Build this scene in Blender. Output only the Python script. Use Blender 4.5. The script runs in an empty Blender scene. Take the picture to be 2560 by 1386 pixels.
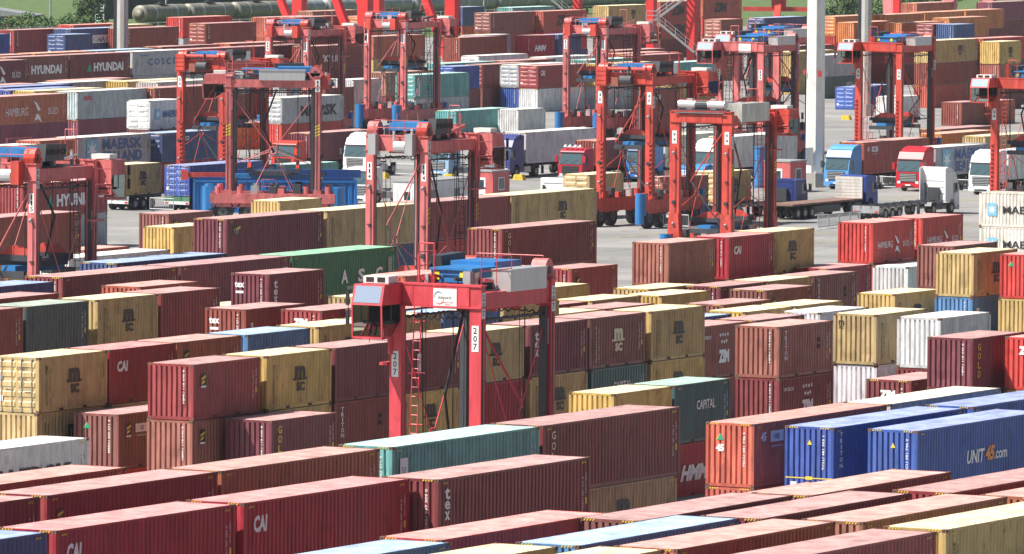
import bpy, bmesh, math, random
from mathutils import Vector, Matrix
R=math.radians
random.seed(7)
C=bpy.context.scene.collection
# ---------------------------------------------------------------- camera, sky, sun, exposure
CAM_H=32.85; YAW=R(28.56)
cd=bpy.data.cameras.new('camera'); cam=bpy.data.objects.new('camera',cd); C.objects.link(cam)
cd.sensor_width=36; cd.lens=18930/2560*36; cd.clip_start=5; cd.clip_end=6000
cam.matrix_world=Matrix.Translation((0,0,CAM_H))@Matrix.Rotation(R(90-3.45),4,'X')@Matrix.Rotation(R(0.4),4,'Z')
bpy.context.scene.camera=cam
ul=Vector((math.sin(YAW),math.cos(YAW),0)); vl=Vector((-math.cos(YAW),math.sin(YAW),0))
def W(u,v,z=0): return ul*u+vl*v+Vector((0,0,z))
TH=math.atan2(ul.y,ul.x)             # heading of the container rows
SUN_EL=R(53); b=R(42)
sdir=(-ul*math.cos(b)+vl*math.sin(b))*math.cos(SUN_EL)+Vector((0,0,math.sin(SUN_EL)))
w=bpy.data.worlds.new("World"); bpy.context.scene.world=w; w.use_nodes=True
nt=w.node_tree; bg=nt.nodes['Background']; sky=nt.nodes.new('ShaderNodeTexSky')
sky.sky_type='NISHITA'; sky.sun_disc=False; sky.sun_elevation=SUN_EL
sky.sun_rotation=math.atan2(sdir.x,sdir.y); sky.dust_density=2.0; sky.air_density=1.0
nt.links.new(sky.outputs[0],bg.inputs[0]); bg.inputs[1].default_value=0.055
sl=bpy.data.lights.new('sun','SUN'); sl.energy=5.0; sl.angle=R(0.5); sl.color=(1,0.95,0.87)
so=bpy.data.objects.new('sun',sl); C.objects.link(so); so.rotation_mode='QUATERNION'
so.rotation_quaternion=sdir.to_track_quat('Z','Y'); so.location=(0,300,150)
vs=bpy.context.scene.view_settings; vs.view_transform='Standard'; vs.look='None'; vs.gamma=1; vs.exposure=0.68
# ---------------------------------------------------------------- materials
MATS={}
def nd(t,n): return t.nodes.new(n)
def paint(name,col,rough=.45,wear=.5,spec=.5,metal=0.,scale=1.,rust=.0,streak=1.):
    if name in MATS: return MATS[name]
    m=bpy.data.materials.new(name); m.use_nodes=True; t=m.node_tree; bs=t.nodes['Principled BSDF']
    bs.inputs['Roughness'].default_value=rough; bs.inputs['Metallic'].default_value=metal
    bs.inputs['Specular IOR Level'].default_value=spec
    tc=nd(t,'ShaderNodeTexCoord'); oi=nd(t,'ShaderNodeObjectInfo'); ad=nd(t,'ShaderNodeVectorMath'); ad.operation='ADD'
    sc=nd(t,'ShaderNodeVectorMath'); sc.operation='SCALE'; sc.inputs[3].default_value=60
    cx=nd(t,'ShaderNodeCombineXYZ')
    t.links.new(oi.outputs['Random'],cx.inputs[0]); t.links.new(oi.outputs['Random'],cx.inputs[1])
    t.links.new(cx.outputs[0],sc.inputs[0]); t.links.new(tc.outputs['Object'],ad.inputs[0]); t.links.new(sc.outputs[0],ad.inputs[1])
    mp=nd(t,'ShaderNodeMapping'); mp.inputs['Scale'].default_value=(2.2*scale,2.2*scale,.45*scale*streak)
    t.links.new(ad.outputs[0],mp.inputs[0])
    n1=nd(t,'ShaderNodeTexNoise'); n1.inputs['Scale'].default_value=1.; n1.inputs['Detail'].default_value=6; n1.inputs['Roughness'].default_value=.65
    t.links.new(mp.outputs[0],n1.inputs[0])
    n2=nd(t,'ShaderNodeTexNoise'); n2.inputs['Scale'].default_value=.55; n2.inputs['Detail'].default_value=5
    t.links.new(ad.outputs[0],n2.inputs[0])
    r1=nd(t,'ShaderNodeMapRange'); r1.inputs[1].default_value=.35; r1.inputs[2].default_value=.7
    r1.inputs[3].default_value=1-.35*wear; r1.inputs[4].default_value=1+.18*wear
    t.links.new(n1.outputs[0],r1.inputs[0])
    rr=nd(t,'ShaderNodeMapRange'); rr.inputs[3].default_value=1-.07*wear; rr.inputs[4].default_value=1+.07*wear
    t.links.new(oi.outputs['Random'],rr.inputs[0])
    mu=nd(t,'ShaderNodeMath'); mu.operation='MULTIPLY'; t.links.new(r1.outputs[0],mu.inputs[0]); t.links.new(rr.outputs[0],mu.inputs[1])
    vm=nd(t,'ShaderNodeVectorMath'); vm.operation='SCALE'; vm.inputs[0].default_value=col[:3]; t.links.new(mu.outputs[0],vm.inputs[3])
    n4=nd(t,'ShaderNodeTexNoise'); n4.inputs['Scale'].default_value=.9; n4.inputs['Detail'].default_value=1.5; t.links.new(ad.outputs[0],n4.inputs[0])
    r4=nd(t,'ShaderNodeMapRange'); r4.inputs[1].default_value=.60; r4.inputs[2].default_value=.615; r4.inputs[3].default_value=1; r4.inputs[4].default_value=1-.16*wear; t.links.new(n4.outputs[0],r4.inputs[0])
    m4=nd(t,'ShaderNodeMath'); m4.operation='MULTIPLY'; t.links.new(mu.outputs[0],m4.inputs[0]); t.links.new(r4.outputs[0],m4.inputs[1]); t.links.new(m4.outputs[0],vm.inputs[3])
    # dust wash
    r2=nd(t,'ShaderNodeMapRange'); r2.inputs[1].default_value=.5; r2.inputs[2].default_value=.75; r2.inputs[3].default_value=0; r2.inputs[4].default_value=.22*wear
    t.links.new(n2.outputs[0],r2.inputs[0])
    mx=nd(t,'ShaderNodeMix'); mx.data_type='RGBA'; t.links.new(r2.outputs[0],mx.inputs[0]); t.links.new(vm.outputs[0],mx.inputs[6])
    g=sum(col[:3])/3; mx.inputs[7].default_value=(col[0]*.7+.10,col[1]*.7+.09,col[2]*.7+.08,1)
    last=mx.outputs[2]
    if rust>0:
        n3=nd(t,'ShaderNodeTexNoise'); n3.inputs['Scale'].default_value=2.6; n3.inputs['Detail'].default_value=8; n3.inputs['Roughness'].default_value=.75
        t.links.new(mp.outputs[0],n3.inputs[0])
        r3=nd(t,'ShaderNodeMapRange'); r3.inputs[1].default_value=.66-.1*rust; r3.inputs[2].default_value=.72-.1*rust
        t.links.new(n3.outputs[0],r3.inputs[0])
        m2=nd(t,'ShaderNodeMix'); m2.data_type='RGBA'; t.links.new(r3.outputs[0],m2.inputs[0]); t.links.new(last,m2.inputs[6]); m2.inputs[7].default_value=(.16,.06,.03,1)
        last=m2.outputs[2]
    t.links.new(last,bs.inputs['Base Color']); MATS[name]=m; return m
def flat(name,col,rough=.5,metal=0.,spec=.5,alpha=1.):
    if name in MATS: return MATS[name]
    m=bpy.data.materials.new(name); m.use_nodes=True; bs=m.node_tree.nodes['Principled BSDF']
    bs.inputs['Base Color'].default_value=(*col,1); bs.inputs['Roughness'].default_value=rough
    bs.inputs['Metallic'].default_value=metal; bs.inputs['Specular IOR Level'].default_value=spec
    MATS[name]=m; return m
# colour table: linear body colour, words used in labels
COL={'mar':((.225,.044,.049),'maroon'),'yel':((.57,.405,.16),'mustard yellow'),'brn':((.40,.125,.085),'brownish red'),
'red':((.60,.06,.05),'bright red'),'crm':((.38,.026,.045),'crimson'),'orr':((.50,.115,.075),'orange red'),'ora':((.62,.21,.07),'orange'),
'teal':((.15,.40,.39),'teal'),'grn':((.055,.135,.14),'sea green'),'gre':((.035,.19,.10),'green'),'dgn':((.075,.12,.12),'slate green'),
'blu':((.045,.10,.36),'blue'),'dbl':((.06,.10,.24),'dark blue'),'whi':((.72,.73,.72),'white'),'whr':((.66,.62,.55),'rusty white'),
'gry':((.46,.48,.50),'pale grey'),'pur':((.25,.06,.10),'purple maroon'),'tan':((.42,.22,.12),'tan'),'ltb':((.10,.23,.45),'light blue')}
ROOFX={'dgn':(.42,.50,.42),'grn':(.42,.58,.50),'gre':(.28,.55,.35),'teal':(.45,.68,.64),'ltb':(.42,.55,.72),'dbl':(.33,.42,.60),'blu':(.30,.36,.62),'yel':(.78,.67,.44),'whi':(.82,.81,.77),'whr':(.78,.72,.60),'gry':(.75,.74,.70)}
VAR={'mar':((1,1,1),(1.25,1.5,1.0),(.8,.9,1.15),(1.1,2.0,1.5),(1.35,1.0,1.0)),'yel':((1,1,1),(.88,.92,1.15),(1.04,1.,.8),(.95,.98,1.1),(.9,.88,.9)),
'brn':((1,1,1),(1.15,1.2,1.0),(.85,1,1.1),(1.2,1.0,.9),(.9,1.3,1.3))}
def cmat(c,what='body',vr=0):
    k=VAR.get(c,((1,1,1),(1.08,1.08,1.05),(.9,.9,.92),(1.0,1.1,1.1),(.95,.9,1.0)))[vr]
    col=tuple(min(.86,a*b_) for a,b_ in zip(COL[c][0],k))
    if what=='body': return paint(f'paint_{c}_{vr}',col,.42,.9,rust=.6 if c in('yel','whr','tan') else .5)
    if what=='end': return paint(f'end_{c}_{vr}',tuple(min(.85,x*1.2+.025) for x in col),.45,.9,rust=.35)  # lighter copy of body paint; sun on the end faces put into the colour
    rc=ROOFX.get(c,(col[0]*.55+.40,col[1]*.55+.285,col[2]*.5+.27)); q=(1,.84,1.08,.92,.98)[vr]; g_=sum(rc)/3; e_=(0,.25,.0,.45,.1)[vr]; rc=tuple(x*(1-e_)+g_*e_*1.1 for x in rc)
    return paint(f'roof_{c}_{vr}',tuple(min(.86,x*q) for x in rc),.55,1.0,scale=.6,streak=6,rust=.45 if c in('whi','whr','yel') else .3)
RUSTY=paint('casting_rust',(.22,.12,.08),.7,.8)
BLACK=flat('rubber_black',(.018,.018,.02),.7); DARK=paint('dark_steel',(.05,.055,.065),.5,.5); STEEL=paint('galvanised',(.45,.47,.48),.4,.4,metal=.3)
GREY=paint('grey_paint',(.36,.37,.38),.5,.5); LWHITE=flat('lettering_white',(.80,.80,.80),.5); LBLACK=flat('lettering_black',(.03,.03,.035),.5)
LYEL=flat('lettering_yellow',(.75,.55,.06),.5); LGREEN=flat('lettering_green',(.02,.35,.20),.5); LBLUE=flat('lettering_blue',(.05,.12,.33),.5)
LSKY=flat('lettering_light_blue',(.20,.48,.66),.5); LRED=flat('lettering_red',(.62,.05,.05),.5); LORA=flat('lettering_orange',(.85,.28,.03),.5); LPINK=flat('lettering_cream',(.72,.68,.45),.5)
GLASS=flat('dark_glass',(.035,.06,.07),.06,0,.9); GLASSB=flat('tinted_glass',(.05,.095,.11),.12,0,.9)
# ---------------------------------------------------------------- mesh building
class MB:
    def __init__(s): s.v=[];s.f=[];s.m=[]
    def quadbox(s,x0,x1,y0,y1,z0,z1,mi=0,M=None):
        n=len(s.v); P=[(x0,y0,z0),(x1,y0,z0),(x1,y1,z0),(x0,y1,z0),(x0,y0,z1),(x1,y0,z1),(x1,y1,z1),(x0,y1,z1)]
        if M: P=[tuple(M@Vector(p)) for p in P]
        s.v+=P; s.f+=[(n,n+3,n+2,n+1),(n+4,n+5,n+6,n+7),(n,n+1,n+5,n+4),(n+1,n+2,n+6,n+5),(n+2,n+3,n+7,n+6),(n+3,n,n+4,n+7)]; s.m+=[mi]*6; return s
    box=quadbox
    def tube(s,a,b,r,mi=0,n=8,r2=None,cap=True):
        a=Vector(a);b=Vector(b);d=(b-a).normalized();q=d.to_track_quat('Z','Y').to_matrix();k=len(s.v);r2=r if r2 is None else r2
        for i in range(n):
            t=2*math.pi*i/n; o=q@Vector((math.cos(t),math.sin(t),0)); s.v+=[tuple(a+o*r),tuple(b+o*r2)]
        for i in range(n):
            j=(i+1)%n; s.f.append((k+2*i,k+2*j,k+2*j+1,k+2*i+1)); s.m.append(mi)
        if cap: s.f+=[tuple(k+2*i for i in reversed(range(n))),tuple(k+2*i+1 for i in range(n))]; s.m+=[mi]*2
        return s
    def beam(s,a,b,wd,ht,mi=0):
        a=Vector(a);b=Vector(b);d=(b-a);L=d.length;q=d.to_track_quat('X','Z').to_matrix().to_4x4()
        return s.box(0,L,-wd/2,wd/2,-ht/2,ht/2,mi,Matrix.Translation(a)@q)
    def prism(s,pts,y0,y1,mi=0,ax='y'):
        k=len(s.v);n=len(pts)
        for p in pts:
            for y in (y0,y1): s.v.append({'y':(p[0],y,p[1]),'x':(y,p[0],p[1]),'z':(p[0],p[1],y)}[ax])
        ar=sum(pts[i][0]*pts[(i+1)%n][1]-pts[(i+1)%n][0]*pts[i][1] for i in range(n))
        fs=[(k+2*i,k+2*((i+1)%n),k+2*((i+1)%n)+1,k+2*i+1) for i in range(n)]+[tuple(k+2*i for i in reversed(range(n))),tuple(k+2*i+1 for i in range(n))]
        flip=(ar>0)==(ax=='y')
        s.f+=[tuple(reversed(f)) for f in fs] if not flip else fs; s.m+=[mi]*(n+2); return s
    def face(s,P,mi=0): k=len(s.v); s.v+=[tuple(p) for p in P]; s.f.append(tuple(range(k,k+len(P)))); s.m.append(mi); return s
    def mesh(s,name,nm=1,smooth=False):
        me=bpy.data.meshes.new(name); me.from_pydata(s.v,[],s.f); me.polygons.foreach_set('material_index',s.m)
        for _ in range(nm): me.materials.append(None)
        if smooth: me.polygons.foreach_set('use_smooth',[True]*len(s.f))
        me.update(); return me
def link(name,me,mats,parent=None,**props):
    o=bpy.data.objects.new(name,me); C.objects.link(o)
    if parent is not None: o.parent=parent
    for i,m in enumerate(mats):
        while len(me.materials)<=i: me.materials.append(None)
        o.material_slots[i].link='OBJECT'; o.material_slots[i].material=m
    for k,v in props.items(): o[k]=v
    return o
def thing(name,label,cat,loc=(0,0,0),rz=0,group=None):
    o=bpy.data.objects.new(name,None); C.objects.link(o); o.empty_display_size=.2; o.location=loc; o.rotation_euler=(0,0,rz)
    o['label']=label; o['category']=cat
    if group: o['group']=group
    return o
def part(name,mb,mats,parent,smooth=False):
    if not isinstance(mats,(list,tuple)): mats=[mats]
    return link(name,mb.mesh(name,len(mats),smooth),mats,parent)
def single(name,mb,mats,label,cat,loc=(0,0,0),rz=0,group=None,kind=None):
    if not isinstance(mats,(list,tuple)): mats=[mats]
    o=link(name,mb.mesh(name,len(mats)),mats); o.location=loc; o.rotation_euler=(0,0,rz)
    if kind: o['kind']=kind
    if label: o['label']=label
    if cat: o['category']=cat
    if group: o['group']=group
    return o
def rename_copy(root,loc,rz=None,label=None):
    r=root.copy(); C.objects.link(r); r.location=loc
    if rz is not None: r.rotation_euler=(0,0,rz)
    if label: r['label']=label
    for ch in root.children:
        c=ch.copy(); C.objects.link(c); c.parent=r
        for g in ch.children: d=g.copy(); C.objects.link(d); d.parent=c
    return r
# ---------------------------------------------------------------- lettering
_tc={}
def textdata(s,bold=0.0,shear=0.,spacing=1.,line=1.,space=1):
    key=(s,bold,shear,spacing,line)
    if key in _tc: return _tc[key]
    cu=bpy.data.curves.new('t','FONT'); cu.body=s; cu.size=1; cu.offset=bold; cu.shear=shear; cu.space_character=spacing; cu.space_line=line
    cu.align_x='CENTER'; cu.align_y='CENTER'; cu.resolution_u=2
    o=bpy.data.objects.new('t',cu); C.objects.link(o)
    me=o.to_mesh(); me.calc_loop_triangles()
    V=[(v.co.x,v.co.y) for v in me.vertices]; T=[tuple(p.vertices) for p in me.loop_triangles]
    o.to_mesh_clear(); bpy.data.objects.remove(o); bpy.data.curves.remove(cu)
    _tc[key]=(V,T); return _tc[key]
class Deco:
    """flat lettering on a wall; (a,z) wall coordinates: a to the right, z up"""
    def __init__(s): s.mb=MB(); s.mats=[]
    def mi(s,m):
        if m not in s.mats: s.mats.append(m)
        return s.mats.index(m)
    def text(s,t,a,z,h,m,rot=0,bold=.01,shear=0,spacing=1.,line=1.,width=None):
        V,T=textdata(t,bold,shear,spacing,line)
        if not V: return s
        x0=min(v[0] for v in V);x1=max(v[0] for v in V);y0=min(v[1] for v in V);y1=max(v[1] for v in V)
        ky=h/(y1-y0); kx=width/(x1-x0) if width else ky; k=len(s.mb.v); c,sn=math.cos(R(rot)),math.sin(R(rot)); i=s.mi(m)
        for x,y in V:
            x=(x-(x0+x1)/2)*kx;y=(y-(y0+y1)/2)*ky; s.mb.v.append((a+c*x-sn*y,0,z+sn*x+c*y))
        s.mb.f+=[tuple(k+q for q in f) for f in T]; s.mb.m+=[i]*len(T); return s
    def poly(s,P,m,lift=0.): s.mb.face([(a,-lift,z) for a,z in P],s.mi(m)); return s
    def rect(s,a,z,w_,h_,m,lift=0.): return s.poly([(a-w_/2,z-h_/2),(a+w_/2,z-h_/2),(a+w_/2,z+h_/2),(a-w_/2,z+h_/2)],m,lift)
    def star(s,a,z,r,m,lift=0.,n=7):
        P=[]
        for i in range(2*n):
            q=math.pi/2+math.pi*i/n; rr=r if i%2==0 else r*.35; P.append((a+rr*math.cos(q),z+rr*math.sin(q)))
        for i in range(0,2*n,2): s.poly([P[i],(a,z),P[i-1]],m,lift); s.poly([P[i],P[(i+1)%(2*n)],(a,z)],m,lift)
        return s
    def lift(s,i0,d):
        for k in range(i0,len(s.mb.v)): x,y,z=s.mb.v[k]; s.mb.v[k]=(x,y-d,z)
        return s
STACKS=[
(209.92,139.14,40,3,1,'dbl','numbers',0),
(214.3,125.61,40,3,1,'ltb','-',0),
(214.99,121.78,40,3,1,'yel','msc',0),
(216.0,118.16,40,3,1,'yel','-',0),
(221.39,146.75,40,3,1,'mar','-',0),
(222.73,139.14,40,3,1,'crm','cai',0),
(226.93,113.17,40,3,1,'mar','-',0),
(227.04,126.31,40,3,1,'red','-',0),
(227.7,121.35,40,3,1,'ltb','-',0),
(228.44,117.85,40,3,1,'brn','-',0),
(233.92,150.65,40,3,1,'orr','-',0),
(234.17,146.75,40,3,1,'mar','flo',0),
(235.44,139.14,40,3,1,'crm','cai',0),
(237.0,123.81,40,3,1,'mar','-',0),
(239.96,113.17,40,3,1,'yel','msc',0),
(240.14,120.5,40,3,1,'mar','-',0),
(240.88,116.91,40,3,1,'brn','-',0),
(246.61,146.75,40,3,1,'brn','-',0),
(247.88,137.97,40,3,1,'mar,mar','texv',0),
(249.44,123.15,40,3,1,'brn','-',0),
(253.32,119.25,40,3,1,'mar','-',0),
(253.32,115.66,40,3,1,'brn','-',0),
(259.68,146.75,40,3,1,'teal,red','dong',0),
(266.04,135.24,40,2,2,'orr','-',0),
(271.82,175.8,40,2,1,'whi,red','maersk',0),
(272.33,146.75,40,3,1,'mar,tan','goldv,msc',0),
(284.64,130.17,40,2,2,'yel','-',0),
(297.45,186.91,20,3,0,'yel,yel,mar','msc,msc',1),
(297.71,178.72,20,3,0,'mar,brn,mar','flo,flo',0),
(299.1,183.6,20,2,0,'mar,red','flo2',0),
(299.91,175.8,20,2,0,'mar,mar','goldv',0),
(303.62,152.79,45,2,2,'orr,orr','t45',0),
(303.76,186.91,20,3,0,'crm,yel,mar','cai',0),
(303.77,148.89,45,2,2,'blu','tritonv',0),
(304.34,144.99,45,2,2,'blu','unit45',0),
(304.43,178.72,20,3,0,'yel,yel,mar','msc',0),
(309.98,186.91,20,3,0,'brn,yel','flo',0),
(310.86,178.72,20,3,0,'mar,mar,mar','-,tritonv',0),
(316.54,186.91,20,3,0,'ltb,mar','box',0),
(317.17,178.72,20,3,0,'mar,yel,mar','box,msc',0),
(317.74,152.79,40,2,2,'whr','-',0),
(318.37,148.89,45,2,2,'blu,blu','-',0),
(319.6,168.39,20,2,1,'yel,yel','-',0),
(321.85,207.0,20,3,0,'mar,mar','-',0),
(323.49,186.91,20,3,0,'yel,yel','msc',0),
(323.74,178.72,20,3,0,'yel,crm,mar','msc',0),
(325.97,168.39,20,2,1,'grn,crm','capital,hmm',0),
(328.27,207.0,20,3,0,'dgn,mar','-',0),
(329.8,186.91,20,3,0,'yel','-',0),
(330.33,178.72,20,3,0,'mar,yel,mar','texv,msc',0),
(332.8,211.68,20,3,0,'mar','-',0),
(332.88,196.66,20,3,0,'mar','texh',0),
(334.15,156.3,20,3,0,'mar,mar,mar','goldv',0),
(334.2,192.96,20,3,0,'mar','zim',0),
(335.18,207.0,20,3,0,'yel,mar','msc',0),
(335.41,160.2,20,2,1,'mar','zim',0),
(336.08,190.23,20,3,0,'mar','-',0),
(336.12,186.91,20,3,0,'ltb','box',0),
(336.42,153.18,20,3,0,'red','zim',0),
(336.48,168.0,20,3,0,'brn,mar,mar','tritonv,zims',0),
(336.67,178.72,20,3,0,'mar,grn,mar','mscy,capital',0),
(341.07,217.14,20,3,0,'dbl','numbers',0),
(341.54,207.0,20,3,0,'mar,mar','-',0),
(342.5,186.91,20,3,0,'yel,yel','-',0),
(343.26,178.72,20,3,0,'yel,yel,mar','msc,msc',0),
(344.85,196.24,20,3,0,'yel','-',0),
(345.86,210.9,20,3,0,'orr','-',0),
(347.06,164.1,20,3,0,'whi,mar','-',0),
(347.65,168.0,20,3,0,'yel,whi','mscd,maeline',0),
(350.56,218.7,40,3,0,'mar,mar','round',0),
(359.41,210.9,20,3,0,'mar','texh2',0),
(361.43,214.41,20,2,2,'yel','-',0),
(362.32,203.88,20,3,0,'orr','-',0),
(363.0,218.7,40,3,0,'pur,mar','-',0),
(363.43,223.19,40,3,0,'dbl','-',0),
(364.59,186.91,20,2,1,'mar,mar','zims',0),
(369.06,198.42,20,2,1,'yel','-',0),
(369.67,190.62,20,2,1,'ltb','-',0),
(371.38,186.91,20,2,1,'mar','-',0),
(374.64,202.32,20,2,1,'mar','-',0),
(375.36,198.42,20,2,1,'mar','-',0),
(375.44,218.7,40,3,0,'gre,mar','asc',0),
(377.54,190.62,20,2,1,'yel','-',0),
(379.46,186.91,20,2,1,'whi','maersk',0),
(381.38,202.32,20,2,1,'yel','-',0),
(382.46,194.52,20,2,1,'mar','-',0),
(383.85,190.62,20,2,1,'yel','-',0),
(387.69,201.15,20,2,1,'yel','msc',0),
(389.62,210.12,20,2,1,'yel','-',0),
(392.86,204.64,20,2,1,'yel','-',0),
(395.72,198.42,20,2,1,'mar','flo',0),
(396.8,190.62,20,2,1,'yel','msc',0),
(397.19,202.14,20,2,1,'mar','-',0),
(398.18,254.67,40,3,0,'mar,yel','flo,msc',0),
(399.28,248.73,40,2,1,'whi','-',0),
(399.77,207.0,20,3,0,'brn,mar','-',0),
(400.87,187.5,20,3,0,'yel,ltb,yel','msc,zimv',0),
(401.29,183.6,20,3,0,'red,yel','tri',0),
(403.62,202.32,20,2,1,'yel','-',0),
(406.86,191.59,20,3,0,'mar,mar','-',0),
(407.37,242.1,40,3,0,'mar,mar','uesx',0),
(407.66,207.0,20,3,0,'crm,mar','cai',0),
(407.7,222.6,40,3,0,'mar,mar','goldv',0),
(407.91,217.92,20,2,1,'mar,mar','flo',0),
(409.17,210.12,20,2,1,'yel','-',0),
(409.93,202.32,20,2,1,'mar','tritonv',0),
(414.26,207.47,20,3,0,'yel,mar','msc',0),
(417.27,204.97,20,2,1,'crm','-',0),
(419.81,242.1,40,3,0,'yel','msc2',0),
(426.4,203.88,20,2,0,'whi','-',0),
(427.65,207.0,20,3,0,'red,red','hsud',0),
(432.25,242.1,40,3,0,'mar','-',0),
(434.78,207.0,20,3,0,'red,yel','hsud',0),
(438.74,264.92,20,2,0,'yel,mar','msc',0),
(444.69,242.1,40,3,0,'yel','msc',0),
(451.04,279.66,20,1,0,'brn','-',0),
(453.16,274.08,20,2,0,'mar','flo',0),
(473.52,276.92,20,2,0,'yel','-',0),
(483.37,305.13,40,2,0,'mar,gry','hyundai',0),
(532.11,341.98,40,2,0,'gry','-',0),
(549.43,345.16,20,2,0,'brn','yeltext',0),
(556.88,345.92,40,2,0,'gry','maersea',0),
(569.32,345.07,40,2,0,'dbl','seco',1),
(573.17,364.88,40,3,0,'brn,pur','hsud',0),
(574.51,349.35,20,3,0,'whi,mar','maersk',1),
(587.84,369.77,40,3,0,'yel','-',0),
(588.4,372.89,40,3,0,'blu','-',0),
(589.26,366.11,40,3,0,'gry,pur','oocl',0),
(593.9,380.6,40,3,0,'brn','-',0),
(594.6,377.55,40,3,0,'blu','-',0),
(601.7,365.34,40,3,0,'mar,mar','tritonv',0),
(607.04,379.54,40,3,0,'gry','-',0),
(612.79,382.04,40,3,0,'brn','-',0),
(615.09,376.59,40,3,0,'yel','-',0),
(615.38,373.43,40,3,0,'whr','-',0),
(646.63,383.62,20,1,0,'ora','-',1),
(648.82,379.3,40,2,0,'gry,red','maersk',1),
(652.6,419.02,40,3,0,'mar','hsud',0),
(652.94,382.58,40,1,0,'brn','-',0),
(666.35,310.56,40,1,0,'yel','-',0),
(668.15,423.84,40,3,0,'mar','hyundai',0),
(668.27,428.57,40,3,0,'orr','-',0),
(669.13,316.53,40,1,0,'ora','-',0),
(675.59,389.82,20,2,0,'mar,mar','-',0),
(678.93,321.23,40,1,0,'mar','-',0),
(680.59,423.83,40,3,0,'mar','hyundai',0),
(681.85,428.99,40,3,0,'ora','-',0),
(689.65,402.63,40,2,0,'gry,mar','maersea',0),
(689.83,382.26,40,1,0,'teal','cshv',0),
(693.73,424.16,40,3,0,'gry','cosco',0),
(694.43,428.89,40,3,0,'ltb','-',0),
(694.56,361.58,20,2,0,'mar,mar','cai',0),
(697.49,379.04,20,1,0,'whi','-',0),
(699.49,400.13,20,2,0,'whi,whi','-',0),
(706.17,424.05,40,3,0,'mar','-',0),
(711.23,431.03,40,3,0,'mar','-',0),
(716.52,402.12,40,2,0,'teal,gry','cshv',1),
(718.61,424.11,40,3,0,'mar','-',1),
(721.56,408.66,40,2,0,'brn','tritonv',0),
(723.99,419.55,40,3,0,'mar','kline',0),
(726.37,431.28,40,3,0,'orr','-',0),
(730.29,470.69,40,3,0,'blu','-',0),
(743.46,463.65,20,3,0,'dbl','-',1),
(744.07,412.58,20,2,0,'blu','-',1),
(746.18,350.62,20,1,0,'mar','-',0),
(752.06,413.31,40,2,0,'mar,mar','-',1),
(752.41,406.37,40,2,0,'mar,whi','cai',1),
(752.49,349.97,20,1,0,'orr','-',0),
(752.54,418.42,40,2,0,'teal','-',0),
(754.08,409.8,40,2,0,'gry,blu','-',1),
(755.27,478.02,40,3,0,'mar','tritonv',0),
(756.98,363.77,20,1,0,'whi,blu','-',0),
(761.42,432.92,40,3,0,'brn','-',0),
(763.4,475.32,40,3,0,'dbl','cma',0),
(763.7,403.87,40,2,0,'yel','-',0),
(764.88,417.37,40,2,0,'mar','-',0),
(770.63,472.15,40,3,0,'mar','tritonv',0),
(772.55,399.76,40,2,0,'teal','-',0),
(774.75,412.0,40,2,0,'teal','-',0),
(778.6,484.35,40,3,0,'red','-',0),
(779.87,429.03,40,2,0,'whi','-',1),
(780.54,420.39,40,2,0,'whi','-',0),
(780.7,380.45,20,1,0,'blu','-',1),
(783.84,480.03,20,3,0,'yel','-',0),
(787.01,381.62,20,1,0,'dbl','-',0),
(791.45,375.6,40,3,0,'yel,mar,orr','msc',0),
(793.07,367.9,20,3,0,'yel,brn','msc',0),
(794.13,415.65,40,2,0,'mar','-',0),
(795.57,475.95,40,3,0,'mar','tritonv',1),
(798.56,419.92,40,2,0,'orr','-',0),
(803.89,374.98,40,3,0,'red,mar,brn','-',0),
(809.71,426.26,40,2,0,'mar','-',0),
(809.8,398.64,40,2,0,'gry,dgn','-,capital',0),
(817.85,492.54,40,3,0,'red','-',0),
(819.13,407.7,40,2,0,'yel','-',0),
(825.32,456.83,40,2,2,'mar','-',0),
(825.63,484.75,40,3,0,'orr','-',0),
(827.98,482.25,40,3,0,'mar','-',0),
(831.84,459.86,40,2,2,'gry','-',0),
(837.75,478.39,20,3,0,'ora','-',1),
(838.6,417.44,40,2,0,'mar','-',0),
(839.42,454.17,20,2,2,'crm','hmm',0),
(845.73,453.92,20,2,2,'dbl','-',0),
(848.24,481.93,40,3,0,'whi','-',0),
(856.21,495.9,40,3,0,'brn','-',0),
(856.58,417.64,40,3,0,'ora','zih',0),
(857.11,403.95,20,3,0,'dbl','-',0),
(857.3,406.83,20,3,0,'mar','-',1),
(857.74,436.82,20,3,0,'brn','-',1),
(858.82,411.9,40,3,0,'ora','zih',0),
(865.48,474.49,40,3,0,'mar,mar','tritonv',1),
(868.34,436.04,40,3,0,'dbl,mar','-',1),
(877.92,473.37,40,3,0,'orr','zih',0),
(881.73,432.54,40,3,0,'ora','-',1),
(885.47,418.04,40,3,0,'ora','-',0),
(890.11,492.35,20,3,0,'dbl','-',0),
(892.33,485.88,40,3,0,'teal','-',0),
(894.17,431.45,40,3,0,'ora','-',0),
(909.2,432.81,40,3,0,'ora','-',0),
(910.21,480.72,40,3,0,'yel','msc',0),
(923.07,433.33,40,3,0,'ora','-',0),
(935.89,486.18,40,3,0,'orr,orr','zih,zih',0),
(955.03,455.88,40,3,0,'brn','-',0),
(956.38,490.05,40,3,0,'orr','zih',0),
(968.32,450.49,40,3,0,'pur','-',0),
]
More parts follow.
